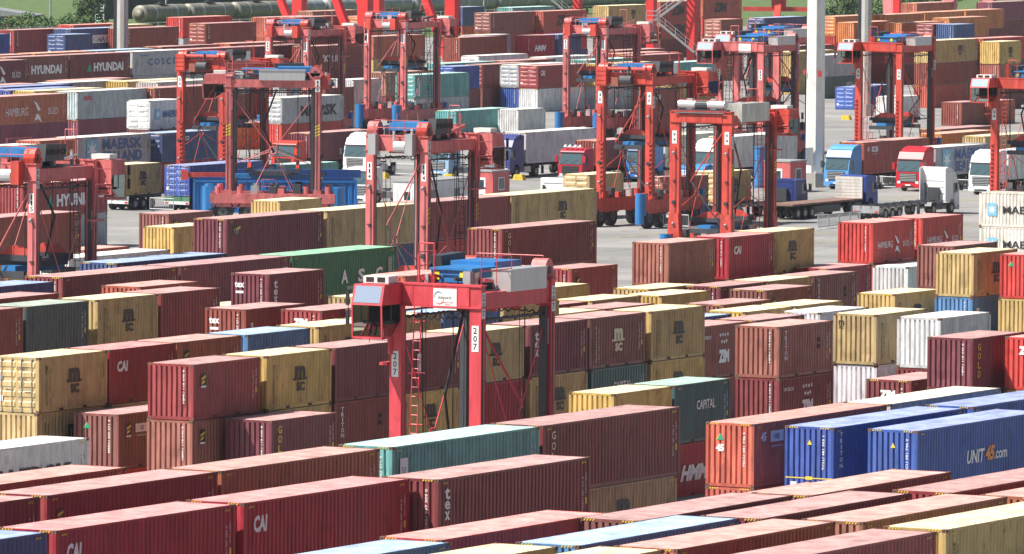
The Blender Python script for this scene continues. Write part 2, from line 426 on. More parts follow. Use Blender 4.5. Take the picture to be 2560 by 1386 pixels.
# ---------------------------------------------------------------- containers
LEN={20:6.06,40:12.19,45:13.72}; CW=2.44
_cm={}
def cmesh(L,h,fine=0):
    key=(L,h,fine)
    dr_=random.Random(L*10+fine+int(h*100))
    if key in _cm: return _cm[key]
    X=LEN[L]; f=MB()
    # frame: corner posts, rails, castings (slot 1), fork pockets (slot 2)
    for x in (0,X-.15):
        for y in (0,CW-.13): f.box(x,x+.15,y,y+.13,.118,h-.118)
    for y in (0.012,CW-.072): f.box(.18,X-.18,y,y+.06,h-.085,h-.012); f.box(.18,X-.18,y,y+.06,.015,.17)
    for x in (.012,X-.072): f.box(x,x+.06,.17,CW-.17,h-.12,h-.012); f.box(x,x+.06,.17,CW-.17,.015,.16)
    for x in (0,X-.178):
        for y in (0,CW-.162):
            for z in (0,h-.118): f.box(x-.006,x+.184,y-.006,y+.168,z,z+.118,1)
    for x in (0,X-.178):      # hand holes seen as dark squares
        for y in (0,CW-.162):
            for z in (.059,h-.059): f.box(x+.055,x+.115,y-.009,y+.171,z-.028,z+.03,2); f.box(x-.009,x+.187,y+.045,y+.11,z-.028,z+.03,2)
    if L==20:
        for c in (X/2-1.03,X/2+1.03): f.box(c-.18,c+.18,.009,CW-.009,.035,.15,2)
    f.box(.1,X-.1,.12,CW-.12,.10,.15,2)
    frame=f.mesh('frame',3)
    def side():
        m=MB(); p=.278; n=int((X-.32)/p); p=(X-.32)/n; d=.040 ; z0,z1=.165,h-.08
        xs=[]
        for i in range(n):
            a=.16+i*p; xs+=[(a,.014),(a+p*.26,.014),(a+p*.5,.014+d),(a+p*.76,.014+d)]
        xs.append((X-.16,.014))
        dents=[(dr_.uniform(.5,X-.5),dr_.uniform(.4,h-.5),dr_.uniform(.25,.7),dr_.uniform(-.012,.05)) for _ in range(int(L/3))]; nz=7
        for x,y in xs:
            for q in range(nz):
                z=z0+(z1-z0)*q/(nz-1); dy=0
                if 0<q<nz-1 and .2<x<X-.2:
                    for (a,b_,r_,s_) in dents: dy+=s_*math.exp(-((x-a)**2+(z-b_)**2)/r_**2)
                    dy+=dr_.uniform(-.003,.004)
                m.v.append((x,y+max(dy,-.008),z))
        for i in range(len(xs)-1):
            for q in range(nz-1): a=i*nz+q; m.f.append((a,a+nz,a+nz+1,a+1)); m.m.append(0)
        return m.mesh('side_wall')
    sd=side()
    def endm():
        m=MB(); n=8; p=(CW-.26)/n; z0,z1=.155,h-.115; ys=[]
        for i in range(n):
            a=.13+i*p; ys+=[(a,.012),(a+p*.60,.012),(a+p*.66,.10),(a+p*.90,.10)]
        ys.append((CW-.13,.012))
        dents=[(dr_.uniform(.3,2.1),dr_.uniform(.4,h-.5),dr_.uniform(.2,.5),dr_.uniform(.0,.05)) for _ in range(4)]; nz=7
        for y,x in ys:
            for q in range(nz):
                z=z0+(z1-z0)*q/(nz-1); dx=0
                if 0<q<nz-1 and .2<y<2.2:
                    for (a,b_,r_,s_) in dents: dx+=s_*math.exp(-((y-a)**2+(z-b_)**2)/r_**2)
                    dx+=dr_.uniform(-.006,.008)
                m.v.append((x+dx,y,z))
        for i in range(len(ys)-1):
            for q in range(nz-1): a=i*nz+q; m.f.append((a,a+1,a+nz+1,a+nz)); m.m.append(0)
        return m.mesh('end_wall')
    en=endm()
    def roofm():
        m=MB(); p=.209; n=int((X-.5)/p); p=(X-.5)/n; xs=[(.06,h-.02),(.25,h-.02)]
        for i in range(n):
            a=.25+i*p; xs+=[(a+p*.35,h-.02),(a+p*.5,h-.002),(a+p*.85,h-.002),(a+p,h-.02)]
        xs.append((X-.06,h-.02))
        for x,z in xs: m.v+=[(x,.05,z),(x,CW-.05,z)]
        for i in range(len(xs)-1): m.f.append((2*i,2*i+2,2*i+3,2*i+1)); m.m.append(0)
        for y in (.03,CW-.05): m.box(.1,X-.1,y,y+.02,h-.04,h-.012)
        return m.mesh('roof')
    rf=roofm()
    # door leaf with ribs (slot 0), locking bars and handles
    def door(k):
        m=MB(); y0=.135+k*1.087; y1=y0+1.08; z0,z1=.16,h-.125
        m.box(.02,.05,y0,y1,z0,z1); nn=5; dz=(z1-z0)/nn
        for i in range(nn):
            zc=z0+(i+.5)*dz
            m.prism([(.02,zc-dz*.33),(.02,zc+dz*.33),(-.012,zc+dz*.22),(-.012,zc-dz*.22)],y0+.1,y1-.1)
        me=m.mesh('door'); bs=[]
        for yy in (y0+.26,y1-.26):
            q=MB(); q.tube((-.035,yy,.05),(-.035,yy,h-.06),.022,0,6)
            q.box(-.05,0,yy-.05,yy+.05,h-.13,h-.05); q.box(-.05,0,yy-.05,yy+.05,.04,.12)
            q.box(-.07,-.04,yy-.02,yy+.42 if yy<y1-.5 else yy+.02,1.02+.12*k,1.06+.12*k); bs.append(q.mesh('locking_bar'))
        return me,bs
    _cm[key]=(frame,sd,en,rf,[door(0),door(1)]); return _cm[key]
# one-piece version for stacks too far off to show parts: same shape, one mesh
_wm={}
def wholemesh(L,h):
    if (L,h) in _wm: return _wm[(L,h)]
    X=LEN[L]; fr,sd,en,rf,_=cmesh(L,h); m=MB()
    for me,mi,fl in ((fr,None,0),(sd,0,0),(sd,0,1),(en,1,0),(en,1,1),(rf,2,0)):
        k=len(m.v)
        for v in me.vertices:
            x,y,z=v.co
            if me is sd and fl: x,y=X-x,CW-y
            if me is en and fl: x,y=X-x,CW-y
            m.v.append((x,y,z))
        for p in me.polygons:
            m.f.append(tuple(k+i for i in p.vertices)); m.m.append(mi if mi is not None else (0,3,4)[p.material_index])
    _wm[(L,h)]=m.mesh('container_body',5); return _wm[(L,h)]
VERT=lambda s:'\n'.join(s)
CODES=['TGHU 459 821 5','CAIU 997 309 0','MEDU 207 371 4','FSCU 381 746 2','TCLU 481 503 1','HJMU 118 640 8']
_dc={}
def side_deco(kind,L,h,c):
    key=('s',kind,L,h,c)
    if key in _dc: return _dc[key]
    X=LEN[L]; d=Deco(); light=c in('yel','whi','gry','whr','tan'); ink=LBLACK if light else LWHITE; k=L/20.
    # code lines near the far end
    if kind not in('numbers',):
        d.text(CODES[(L+len(kind))%6],X-.62,h*.52,.10,ink,90,.0,width=1.3); d.text('22G1 '+CODES[(L+1)%6][:4],X-.36,h*.66,.08,ink,90,width=.8)
        if c!='yel': d.rect(X-.36,h*.42,.13,.26,LYEL)
    if L>20 or h>2.7:
        for a in (.35,X-.75):
            for q in range(3): d.poly([(a+q*.13,h-.22),(a+q*.13+.06,h-.22),(a+q*.13+.12,h-.14),(a+q*.13+.06,h-.14)],LYEL)
    m=kind
    if m in('msc','msc2','mscy','mscd'):
        q=LPINK if m=='mscy' else LBLACK; a=X*.52 if L==20 else X*.55
        if L==40 and m=='msc': a=X*.60
        if m!='msc2':
            d.text('m',a,h*.63,h*.24,q,bold=.06,width=.95 if L==20 else 1.15); d.rect(a-.05,h*.505,1.25,.055,q)
            for s_ in(-.58,.0,.52): d.rect(a+s_,h*.525,.3,.06,q)
            d.text('SC',a+.03,h*.38,h*.17,q,bold=.06,width=.78)
        d.text(VERT('MEDITERRANEAN'),.72,h*.47,h*.70,q,bold=.03,line=.95,width=.13); d.text(VERT('SHIPPING CO'),1.0,h*.48,h*.62,q,bold=.015,line=.95,width=.10)
    elif m=='cai': d.text('CAI',1.2,h-.83,.52 if L==20 else .62,LWHITE,bold=.05,width=.98,shear=.12)
    elif m in('texv','texh2'): [d.text(ch,.72,h-z_,hh,LWHITE,0,.03,width=.42) for ch,z_,hh in(('t',.58,.46),('e',1.02,.34),('x',1.42,.34))]
    elif m=='texh': [d.text(ch,.62,h*z_,.3,LWHITE,0,.03,width=.3) for ch,z_ in(('t',.68),('e',.54),('x',.40))]
    elif m in('flo','flo2','uesx'):
        a=.92; z=h*.72
        if m=='uesx': d.rect(a+.3,z,.95,.62,LBLACK); d.poly([(a-.12,z+.0),(a+.74,z+.26),(a+.74,z+.04),(a-.12,z-.0)],LYEL,.003); d.text('UES',a+.3,z-.14,.26,LWHITE,bold=.02)
        else:
            d.rect(a,z,.46,.56,LBLACK); d.poly([(a-.19,z-.05),(a+.19,z+.08),(a+.19,z+.2),(a-.19,z+.06)],LYEL,.003); d.poly([(a-.19,z-.24),(a+.1,z-.15),(a+.1,z-.03),(a-.19,z-.12)],LYEL,.003)
            d.rect(a,z-.34,.46,.09,LWHITE)
        if m=='flo2': d.rect(a+1.15,z-.0,1.1,.4,LWHITE); d.text('HRE',a+1.1,z,.22,LBLACK,shear=.3,bold=.03); d.text('www.hre.com',a+1.15,z-.34,.1,LWHITE)
    elif m=='goldv': [d.text(ch,.78 if L==20 else .95,h-.46-.44*i_,.34,LYEL if L==20 else LPINK,0,.015,width=.34) for i_,ch in enumerate('GOLD')]
    elif m=='tritonv':
        [d.text(ch,.78,h-.36-(.25 if L==20 else .28)*i_,.21,LWHITE,0,.015,width=.3 if ch!='I' else .1) for i_,ch in enumerate('TRITON')]
        if L==20: d.rect(X*.73,h*.66,.28,.22,BLACK); d.rect(X*.73,h*.53,.28,.22,BLACK)
    elif m=='dong': d.rect(.95,h*.5,.62,1.9,LWHITE); d.text('DONG FANG',.95,h*.44,.34,LBLUE,-90,.02,width=1.5)
    elif m=='capital': d.text('CAPITAL',X*.56,h*.62,.46,LWHITE,bold=.015,width=2.0)
    elif m=='hmm': d.text('HMM',X*.36,h*.44,.78,LWHITE,bold=.05,shear=.35,width=3.1 if L==20 else 3.6)
    elif m in('maersk','maersea','maeline'):
        z=h*.52; a=X*.30
        if m=='maersk' and L==40:
            d.text('MAERSK',X*.60,h*.46,h*.42,LBLACK,bold=.05,width=7.2)
        elif m=='maersk': d.rect(X*.22,z,.8,.95,LSKY); d.star(X*.22,z,.4,LWHITE,.004); d.text('MAERSK',X*.62,z,.62,LBLUE,bold=.03,width=3.2)
        elif m=='maeline': d.text('MAERSK LINE',X*.5,h*.6,.42,LBLUE,bold=.03,width=3.6); d.rect(X*.14,h*.6,.5,.55,LSKY)
        else: d.rect(2.4,h*.55,1.9,1.9,LSKY); d.star(2.4,h*.55,.9,LWHITE,.004); d.text('MAERSK',7.4,h*.72,.95,LBLUE,bold=.03,width=6.6); d.text('SEALAND',7.4,h*.30,.95,LBLUE,bold=.03,width=6.6)
    elif m=='cosco': d.text('COSCO',X*.52,h*.55,.72,LBLUE,bold=.02,spacing=1.5,width=6.2); d.text('CHINA SHIPPING',X*.2,h*.82,.16,LBLUE)
    elif m=='hsud':
        s_=1.0 if L==20 else 1.75; z=h*.44
        d.text('HAMBURG',X*.30,z,.42*s_,LWHITE,bold=.0,width=2.15*s_); d.text('SÜD',X*.80,z,.42*s_,LWHITE,bold=.0,width=.95*s_)
        a=X*.59
        d.poly([(a-.45*s_,z+.55*s_),(a-.1*s_,z+.42*s_),(a+.28*s_,z+.05*s_),(a+.02*s_,z-.02*s_),(a-.2*s_,z+.3*s_)],LWHITE)
        d.poly([(a+.42*s_,z-.62*s_),(a+.0*s_,z-.42*s_),(a-.35*s_,z-.5*s_),(a-.12*s_,z-.12*s_),(a+.1*s_,z-.2*s_)],LWHITE)
    elif m=='hyundai': d.poly([(X*.28,h*.28),(X*.36,h*.28),(X*.325,h*.66)],LGREEN); d.text('HYUNDAI',X*.64,h*.45,.95,LWHITE,bold=.05,width=6.0)
    elif m=='oocl': d.text('OOCL',1.9,h*.75,.42,LRED,bold=.05,width=1.5)
    elif m=='cma': d.rect(X*.65,h*.5,6.2,.95,LWHITE); d.text('CMA CGM',X*.65,h*.5,.75,LBLUE,.0,.05,width=5.6,)
    elif m=='kline': d.text("'K' LINE",X*.42,h*.45,.8,LWHITE,bold=.03,width=5.)
    elif m=='zih': d.text('ZIM',X*.45,h*.5,1.35,LBLUE if c=='ora' else LBLACK,bold=.05,shear=.25,width=4.1)
    elif m=='zims':
        for i,(a,z) in enumerate(((0,0),(.3,.02),(.6,0),(.9,.02),(.2,-.36),(.5,-.38),(.75,-.34))): d.star(X*.52-.45+a,h*.80+z,.15,LWHITE,0,6)
        d.text('ZIM',X*.52,h*.40,.72,LWHITE,bold=.07,width=1.25); d.text('WWW.ZIM.COM',X*.17,h*.78,.2,LWHITE,width=1.1)
    elif m=='zim': d.text('WWW.ZIM.COM',X*.3,h*.5,.25,LWHITE,width=2.0)
    elif m=='t45': d.text('45',.95,h*.78,.42,LWHITE,bold=.04); d.rect(2.3,h*.77,1.3,.5,LWHITE); d.text('HRE',2.25,h*.77,.26,LBLUE,bold=.04,shear=.3); d.text('www.hre45.com',2.3,h*.62,.12,LWHITE)
    elif m=='unit45': d.text('UNIT',6.2,h*.46,.62,LWHITE,bold=.03,shear=.2,width=1.9); d.text('45',7.75,h*.48,.68,LORA,bold=.05,shear=.2,width=1.0); d.text('.com',8.9,h*.43,.36,LWHITE,bold=.02)
    elif m=='asc': [d.text(ch,X*q_,h*.42,.78,LWHITE,bold=.04,width=.8) for ch,q_ in(('A',.50),('S',.66),('C',.83))]; d.text('WWW.ASC.COM',X*.63,h*.16,.25,LWHITE); d.rect(X*.935,h*.45,.42,1.7,GREY)
    elif m=='zimv': d.rect(.75,h*.5,.4,1.3,LWHITE); d.text('ZIM',.75,h*.5,.3,LBLUE,-90,.03,width=1.1)
    elif m=='seco': d.text('SECO',3.6,h*.78,.42,LWHITE,bold=.03,width=2.2)
    elif m=='box': d.rect(X*.3,h*.55,.36,.85,LWHITE); d.text('F',X*.3,h*.55,.5,LBLUE,bold=.05)
    elif m=='round': d.poly([(4.6+.32*math.cos(i*.628),h*.55+.42*math.sin(i*.628)) for i in range(10)],flat('patch_green',(.05,.11,.10),.6))
    elif m=='numbers': d.text(CODES[4],X-2.2,h*.62,.26,LWHITE,spacing=1.2,width=2.9); d.rect(X-3.1,h*.35,.7,.28,LWHITE)
    elif m=='yeltext': d.text('Textainer',2.4,h*.6,.7,LYEL,bold=.02,width=4.4)
    elif m=='cshv': d.rect(.85,h*.5,.55,2.0,LWHITE); d.text('CHINA SHIPPING',.85,h*.5,.26,LBLUE,-90,.02,width=1.8)
    me=d.mb.mesh('lettering',len(d.mats)); _dc[key]=(me,d.mats); return _dc[key]
def end_deco(kind,L,h,c,door):
    ek={'zim':'zim','t45':'t45','tritonv':'tr45' if L==45 else '','unit45':'u45','tri':'tri','texh':'tex','texh2':'tex','mscd':'msc','flo2':'tri','zih':''}.get(kind,'')
    key=('e',ek,L,h,c,door)
    if key in _dc: return _dc[key]
    d=Deco(); light=c in('yel','whi','gry','whr','tan'); ink=LBLACK if light else LWHITE
    if not door:
        if not light: d.text(CODES[(L+len(c)+len(ek))%6],1.93,h*.60,.11,ink,90,.02,width=1.55)
    else:
        d.text('22G1',1.5,h*.80,.13,ink,width=.6); d.text('MAX.GROSS\nTARE\nNET',1.55,h*.55,.38,ink,width=.5,line=1.1)
        d.rect(.35,h*.62,.22,.22,GREY); d.rect(.35,h*.25,.26,.28,LWHITE)
    if ek=='zim': d.text('ZIM',1.15,h*.75,.42,LWHITE,bold=.08,width=.85)
    if ek=='tex': d.text('tex',.55,h*.76,.34,LWHITE,bold=.04,width=.62); d.rect(.55,h*.6,.5,.14,LWHITE)
    if ek in('tri','t45'):
        z=h*.78; d.poly([(.55,z-.14),(.9,z-.14),(.74,z+.16)],LGREEN); d.poly([(.5,z-.14),(.55,z-.14),(.74,z+.16),(.68,z+.1)],LYEL)
    if ek=='t45': d.text('45',.72,h*.61,.34,LWHITE,bold=.06,width=.42)
    if ek in('tr45','u45'):
        d.poly([(1.12,h*.72),(1.36,h*.72),(1.24,h*.80)],LYEL); z=h*.20
        d.rect(1.22,z,2.1,.05,LYEL); d.rect(1.22,z,.34,.15,LYEL,.002)
        d.poly([(.03,z),(.15,z+.06),(.15,z-.06)],LYEL); d.poly([(2.41,z),(2.29,z-.06),(2.29,z+.06)],LYEL)
        for a in(.45,1.85): d.rect(a,h*.10,.3,.22,LWHITE)
    if h>2.7 or L>20:
        for a in (.2,1.75):
            for q in range(4): d.poly([(a+q*.12,h-.09),(a+q*.12+.06,h-.09),(a+q*.12+.1,h-.02),(a+q*.12+.04,h-.02)],LYEL)
    if ek=='msc': d.text('m',.45,h*.82,.24,LBLACK,bold=.03,width=.3); d.text('SC',.45,h*.73,.15,LBLACK,bold=.03,width=.28)
    if not d.mb.f: _dc[key]=None; return None
    me=d.mb.mesh('lettering',len(d.mats)); _dc[key]=(me,d.mats); return _dc[key]
LOGOW={'msc':'stacked letters','msc2':'a thin letter column','mscy':'cream stacked letters','mscd':'lettered doors','cai':'bold white initials','texv':'white sideways word','texh':'a white end word','texh2':'a white end word','flo':'a striped badge','flo2':'a white panel','uesx':'a yellow-black panel','goldv':'yellow word','tritonv':'white letter column','dong':'a white lettered strip','capital':'white serif word','hmm':'slanted white capitals','maersk':'a dark name','maersea':'star box and two-line name','maeline':'dark name line','cosco':'blue name','hsud':'a white bird emblem','hyundai':'big white name','oocl':'small red name','cma':'white name panel','kline':'white serif name','zih':'huge dark letters','zims':'white stars','zim':'white end letters','t45':'white 45','unit45':'orange 45','asc':'spaced capitals','zimv':'a sideways white strip','seco':'small white name','box':'a white square sticker','round':'a dark round patch','numbers':'white number row','yeltext':'yellow name','cshv':'white strip','tri':'a green triangle','-':''}
VN=[0]
def container(u,v,z,L,h,c,logo,door,detail,X0=None,rot=0.):
    t=thing('shipping_container','','shipping container',X0 if X0 is not None else W(u,v,z),TH+rot)
    VN[0]+=1; vr=(VN[0]*7)%5
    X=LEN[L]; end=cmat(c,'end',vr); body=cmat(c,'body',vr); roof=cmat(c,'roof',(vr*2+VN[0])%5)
    if detail:
        fr,sd,en,rf,dr=cmesh(L,h,VN[0]%4)
        link('frame',fr,[body,RUSTY,BLACK],t); link('side_wall',sd,[body],t); o=link('side_wall',sd,[body],t); o.location=(X,CW,0); o.rotation_euler=(0,0,math.pi)
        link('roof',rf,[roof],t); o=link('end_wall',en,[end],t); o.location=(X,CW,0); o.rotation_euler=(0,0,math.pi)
        if door:
            for me,bs in dr:
                q=link('door',me,[end],t)
                for b_ in bs: link('locking_bar',b_,[STEEL],q)
        else: link('end_wall',en,[end],t)
    else:
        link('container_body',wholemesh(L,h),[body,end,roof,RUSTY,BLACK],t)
        if door:
            for me,bs in cmesh(L,h)[4]: o=link('door',me,[end],t); o.location.x=-.035
    s=side_deco(logo,L,h,c) if (logo!='-' or detail) else None
    if s: o=link('lettering',s[0],s[1],t); o.location=(0,-.004,0)
    e=end_deco(logo,L,h,c,door)
    if e: o=link('lettering',e[0],e[1],t); o.location=(-.03 if door else -.004,CW,0); o.rotation_euler=(0,0,-math.pi/2)
    return t
# ---------------------------------------------------------------- ground
def sheet(name,P,z,mat): 
    m=MB(); m.face([(p[0],p[1],z) for p in P]); return single(name,m,mat,None,None,kind='structure')
def asphalt():
    m=bpy.data.materials.new('yard_asphalt'); m.use_nodes=True; t=m.node_tree; bs=t.nodes['Principled BSDF']; bs.inputs['Roughness'].default_value=.8
    tc=nd(t,'ShaderNodeTexCoord'); mp=nd(t,'ShaderNodeMapping'); mp.inputs['Rotation'].default_value=(0,0,-TH); mp.inputs['Scale'].default_value=(.035,.09,1); t.links.new(tc.outputs['Object'],mp.inputs[0])
    n=nd(t,'ShaderNodeTexNoise'); n.inputs['Scale'].default_value=1; n.inputs['Detail'].default_value=9; n.inputs['Roughness'].default_value=.6; t.links.new(mp.outputs[0],n.inputs[0])
    cr=nd(t,'ShaderNodeValToRGB'); cr.color_ramp.elements[0].position=.3; cr.color_ramp.elements[0].color=(.19,.187,.183,1); cr.color_ramp.elements[1].position=.7; cr.color_ramp.elements[1].color=(.36,.35,.335,1)
    t.links.new(n.outputs[0],cr.inputs[0])
    mp2=nd(t,'ShaderNodeMapping'); mp2.inputs['Rotation'].default_value=(0,0,-TH); mp2.inputs['Scale'].default_value=(.06,1.2,1); t.links.new(tc.outputs['Object'],mp2.inputs[0])
    n2=nd(t,'ShaderNodeTexNoise'); n2.inputs['Scale'].default_value=1; n2.inputs['Detail'].default_value=4; t.links.new(mp2.outputs[0],n2.inputs[0])
    mr=nd(t,'ShaderNodeMapRange'); mr.inputs[1].default_value=.56; mr.inputs[2].default_value=.62; mr.inputs[3].default_value=1; mr.inputs[4].default_value=.74; t.links.new(n2.outputs[0],mr.inputs[0])
    vm=nd(t,'ShaderNodeVectorMath'); vm.operation='SCALE'; t.links.new(cr.outputs[0],vm.inputs[0]); t.links.new(mr.outputs[0],vm.inputs[3]); n3=nd(t,'ShaderNodeTexNoise'); n3.inputs['Scale'].default_value=.35; n3.inputs['Detail'].default_value=9; n3.inputs['Roughness'].default_value=.7; t.links.new(tc.outputs['Object'],n3.inputs[0])
    m3=nd(t,'ShaderNodeMapRange'); m3.inputs[1].default_value=.58; m3.inputs[2].default_value=.68; m3.inputs[3].default_value=1; m3.inputs[4].default_value=.42; t.links.new(n3.outputs[0],m3.inputs[0])
    mp4=nd(t,'ShaderNodeMapping'); mp4.inputs['Rotation'].default_value=(0,0,-TH); t.links.new(tc.outputs['Object'],mp4.inputs[0])
    bt=nd(t,'ShaderNodeTexBrick'); bt.offset=0; bt.inputs['Scale'].default_value=1; bt.inputs['Brick Width'].default_value=9; bt.inputs['Row Height'].default_value=6; bt.inputs['Mortar Size'].default_value=.07; bt.inputs['Color1'].default_value=(1,1,1,1); bt.inputs['Color2'].default_value=(.9,.9,.9,1); bt.inputs['Mortar'].default_value=(.68,.68,.68,1); t.links.new(mp4.outputs[0],bt.inputs[0])
    v2=nd(t,'ShaderNodeVectorMath'); v2.operation='SCALE'; t.links.new(vm.outputs[0],v2.inputs[0]); t.links.new(m3.outputs[0],v2.inputs[3])
    v3=nd(t,'ShaderNodeVectorMath'); v3.operation='MULTIPLY'; t.links.new(v2.outputs[0],v3.inputs[0]); t.links.new(bt.outputs[0],v3.inputs[1]); t.links.new(v3.outputs[0],bs.inputs['Base Color'])
    return m
ASPH=asphalt()
sheet('ground',[(-1500,-50),(1500,-50),(1500,4500),(-1500,4500)],0,ASPH)
def grass_mat(name,c1,c2,s):
    m=bpy.data.materials.new(name); m.use_nodes=True; t=m.node_tree; bs=t.nodes['Principled BSDF']; bs.inputs['Roughness'].default_value=.9
    tc=nd(t,'ShaderNodeTexCoord'); n=nd(t,'ShaderNodeTexNoise'); n.inputs['Scale'].default_value=s; n.inputs['Detail'].default_value=8; t.links.new(tc.outputs['Object'],n.inputs[0])
    cr=nd(t,'ShaderNodeValToRGB'); cr.color_ramp.elements[0].position=.35; cr.color_ramp.elements[0].color=(*c1,1); cr.color_ramp.elements[1].position=.65; cr.color_ramp.elements[1].color=(*c2,1)
    t.links.new(n.outputs[0],cr.inputs[0]); t.links.new(cr.outputs[0],bs.inputs['Base Color']); return m
def uvsheet(name,u0,u1,v0,v1,z,mat):
    P=[W(u0,v0),W(u1,v0),W(u1,v1),W(u0,v1)]; return sheet(name,[(p.x,p.y) for p in P],z,mat)
uvsheet('grass_verge',960,1600,560,1200,.004,grass_mat('verge_grass',(.05,.10,.025),(.12,.17,.05),.4))
uvsheet('field',1180,2600,640,1500,.008,grass_mat('field_green',(.20,.30,.15),(.38,.48,.28),.9))
uvsheet('grass_verge',1090,1500,300,560,.004,grass_mat('verge_grass',(.05,.10,.025),(.12,.17,.05),.4))
YM=paint('road_marking_yellow',(.55,.42,.10),.7,1.)
for i,(u0,u1,v) in enumerate([(520,545,262),(548,600,262.5),(575,620,281),(520,560,300),(528,560,278.5),(595,604,292),(596,604,287)]):
    uvsheet('road_marking',u0,u1,v,v+.18,.008,YM)
for (u,v0,v1) in [(600,255,300),(590,300,345),(545,255,275)]: uvsheet('road_marking',u,u+.2,v0,v1,.012,YM)
# ---------------------------------------------------------------- container stacks
FILL=['mar','yel','brn','mar','crm','gry','mar','dbl','red','orr']
def proj(p):
    q=cam.matrix_world.inverted()@p; s=18930/2560; return (.5+q.x/-q.z*s, .5-q.y/-q.z*s*2560/1386)
LAND=[]   # carrier plates used as landmarks, filled by the carrier list below
CARR=[('207','A',-1,282.4,155.6,0),('114','A',1,412.6,231.0,0),('115','A',1,366.6,230.7,0),('119','A',1,667.9,387.7,1.03),('141','A',1,699.9,394.4,1.03),('123','A',1,694.3,367.5,1.03),
('139','A',-1,649.0,326.6,1.04),('99','A',-1,673.3,337.1,1.04),('34','B',1,565.3,336.4,1.),('40','B',1,546.5,285.1,1.04),('94','C',1,496.1,252.4,1.),('38','B',-1,652.0,313.4,1.),('39','B',-1,568.5,260.3,1.)]
for n,ty,dr,u,v,s in CARR: LAND.append((n,proj(W(u,v,9))))
LAND.append(('116',(.266,.23)))
ROWS=[]
items=[]
rnd=random.Random(3)
for (u,v,L,T,nh,cols,logos,door) in STACKS:
    cols=cols.split(','); logos=logos.split(','); z=0; hs=[2.591]*T
    for q in range(nh): hs[T-1-q]=2.896
    tier=[]
    for i in range(T):
        k=T-1-i; c=cols[k] if k<len(cols) else rnd.choice(FILL); lg=(logos[k] if k<len(logos) else '-') if k<len(cols) else None
        tier.append((z,hs[i],c,lg,k)); z+=hs[i]+.012
    items.append((u,v,L,T,tier,door))
def words(s): return len(s.replace('-',' ').split())
ALL=[]
BULK=MB(); BM=[]
def bulk(u,v,z,L,h,c):
    me=wholemesh(L,h); M=Matrix.Translation(W(u,v,z))@Matrix.Rotation(TH,4,'Z'); k=len(BULK.v)
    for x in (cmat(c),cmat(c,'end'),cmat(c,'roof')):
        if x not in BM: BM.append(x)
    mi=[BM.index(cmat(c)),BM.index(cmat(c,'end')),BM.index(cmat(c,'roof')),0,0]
    BULK.v+=[tuple(M@q.co) for q in me.vertices]
    for p in me.polygons: BULK.f.append(tuple(k+i for i in p.vertices)); BULK.m.append(mi[p.material_index])
for (u,v,L,T,tier,door) in items:
    near=(W(u,v)).y<470
    for (z,h,c,lg,k) in tier:
        jit=rnd.uniform(-.03,.03) if z>0 else 0
        det=near and (k<2)
        if lg is None: bulk(u,v,z,L,h,c); continue
        o=container(u+rnd.uniform(-.05,.05),v+jit*2,z,L,h,c,lg,door and k==0,det); o.rotation_euler.z+=R(rnd.uniform(-.22,.22))
        ALL.append((o,u,v,L,z,h,c,lg,k,T,tier,door))
BM=[RUSTY]+BM; BULK.m=[i+1 if True else i for i in BULK.m]
o=link('lower_containers',BULK.mesh('lower_containers',len(BM)),BM); o['kind']='stuff'; o['label']='hidden lower tiers of containers that carry the visible stacks'; o['category']='containers'
# labels: look, place in its stack, what stands beside it, nearest numbered straddle carrier
import collections
lab={}
def size(L): return {20:'short',40:'long',45:'extra long'}[L]
ORD=['','second ','third ','fourth ','fifth ','sixth ','seventh ','eighth ','ninth ','tenth ']
for e in ALL:
    o,u,v,L,z,h,c,lg,k,T,tier,door=e
    cw=COL[c][1]; x,y=proj(W(u,v,z+h)); lw=LOGOW[lg]
    base=f"{size(L)} {cw} container"+(f" with {lw}" if lw else '')
    if k==0: pos='topmost' if T>1 else 'on the ground'
    else: pos=f"beneath {COL[tier[T-k][2]][1]} one"
    ln=min(LAND,key=lambda l:(l[1][0]-x)**2*3.4+(l[1][1]-y)**2)
    dx,dy=x-ln[1][0],y-ln[1][1]
    if abs(dx)*1.85>abs(dy): rel='left of' if dx<0 else 'right of'
    else: rel='behind' if dy<0 else 'in front of'
    e_l=[base,pos,rel,ln[0],((dx)**2*3.4+dy**2)**.5]
    lab[o.name]=e_l
groups=collections.defaultdict(list)
for e in ALL: l=lab[e[0].name]; groups[(l[0],l[1],l[2],l[3])].append((l[4],e[0]))
for (base,pos,rel,num),L_ in groups.items():
    L_.sort(key=lambda t:t[0])
    for i,(d,o) in enumerate(L_):
        o['label']=f"{base}, {pos}, {ORD[min(i,9)] if len(L_)>1 else ''}{'nearest ' if len(L_)>1 and i==0 else ''}{rel} carrier {num}"
        if words(o['label'])>16: o['label']=f"{base}, {rel} carrier {num}"
        o['group']='shipping containers stacked in the yard'
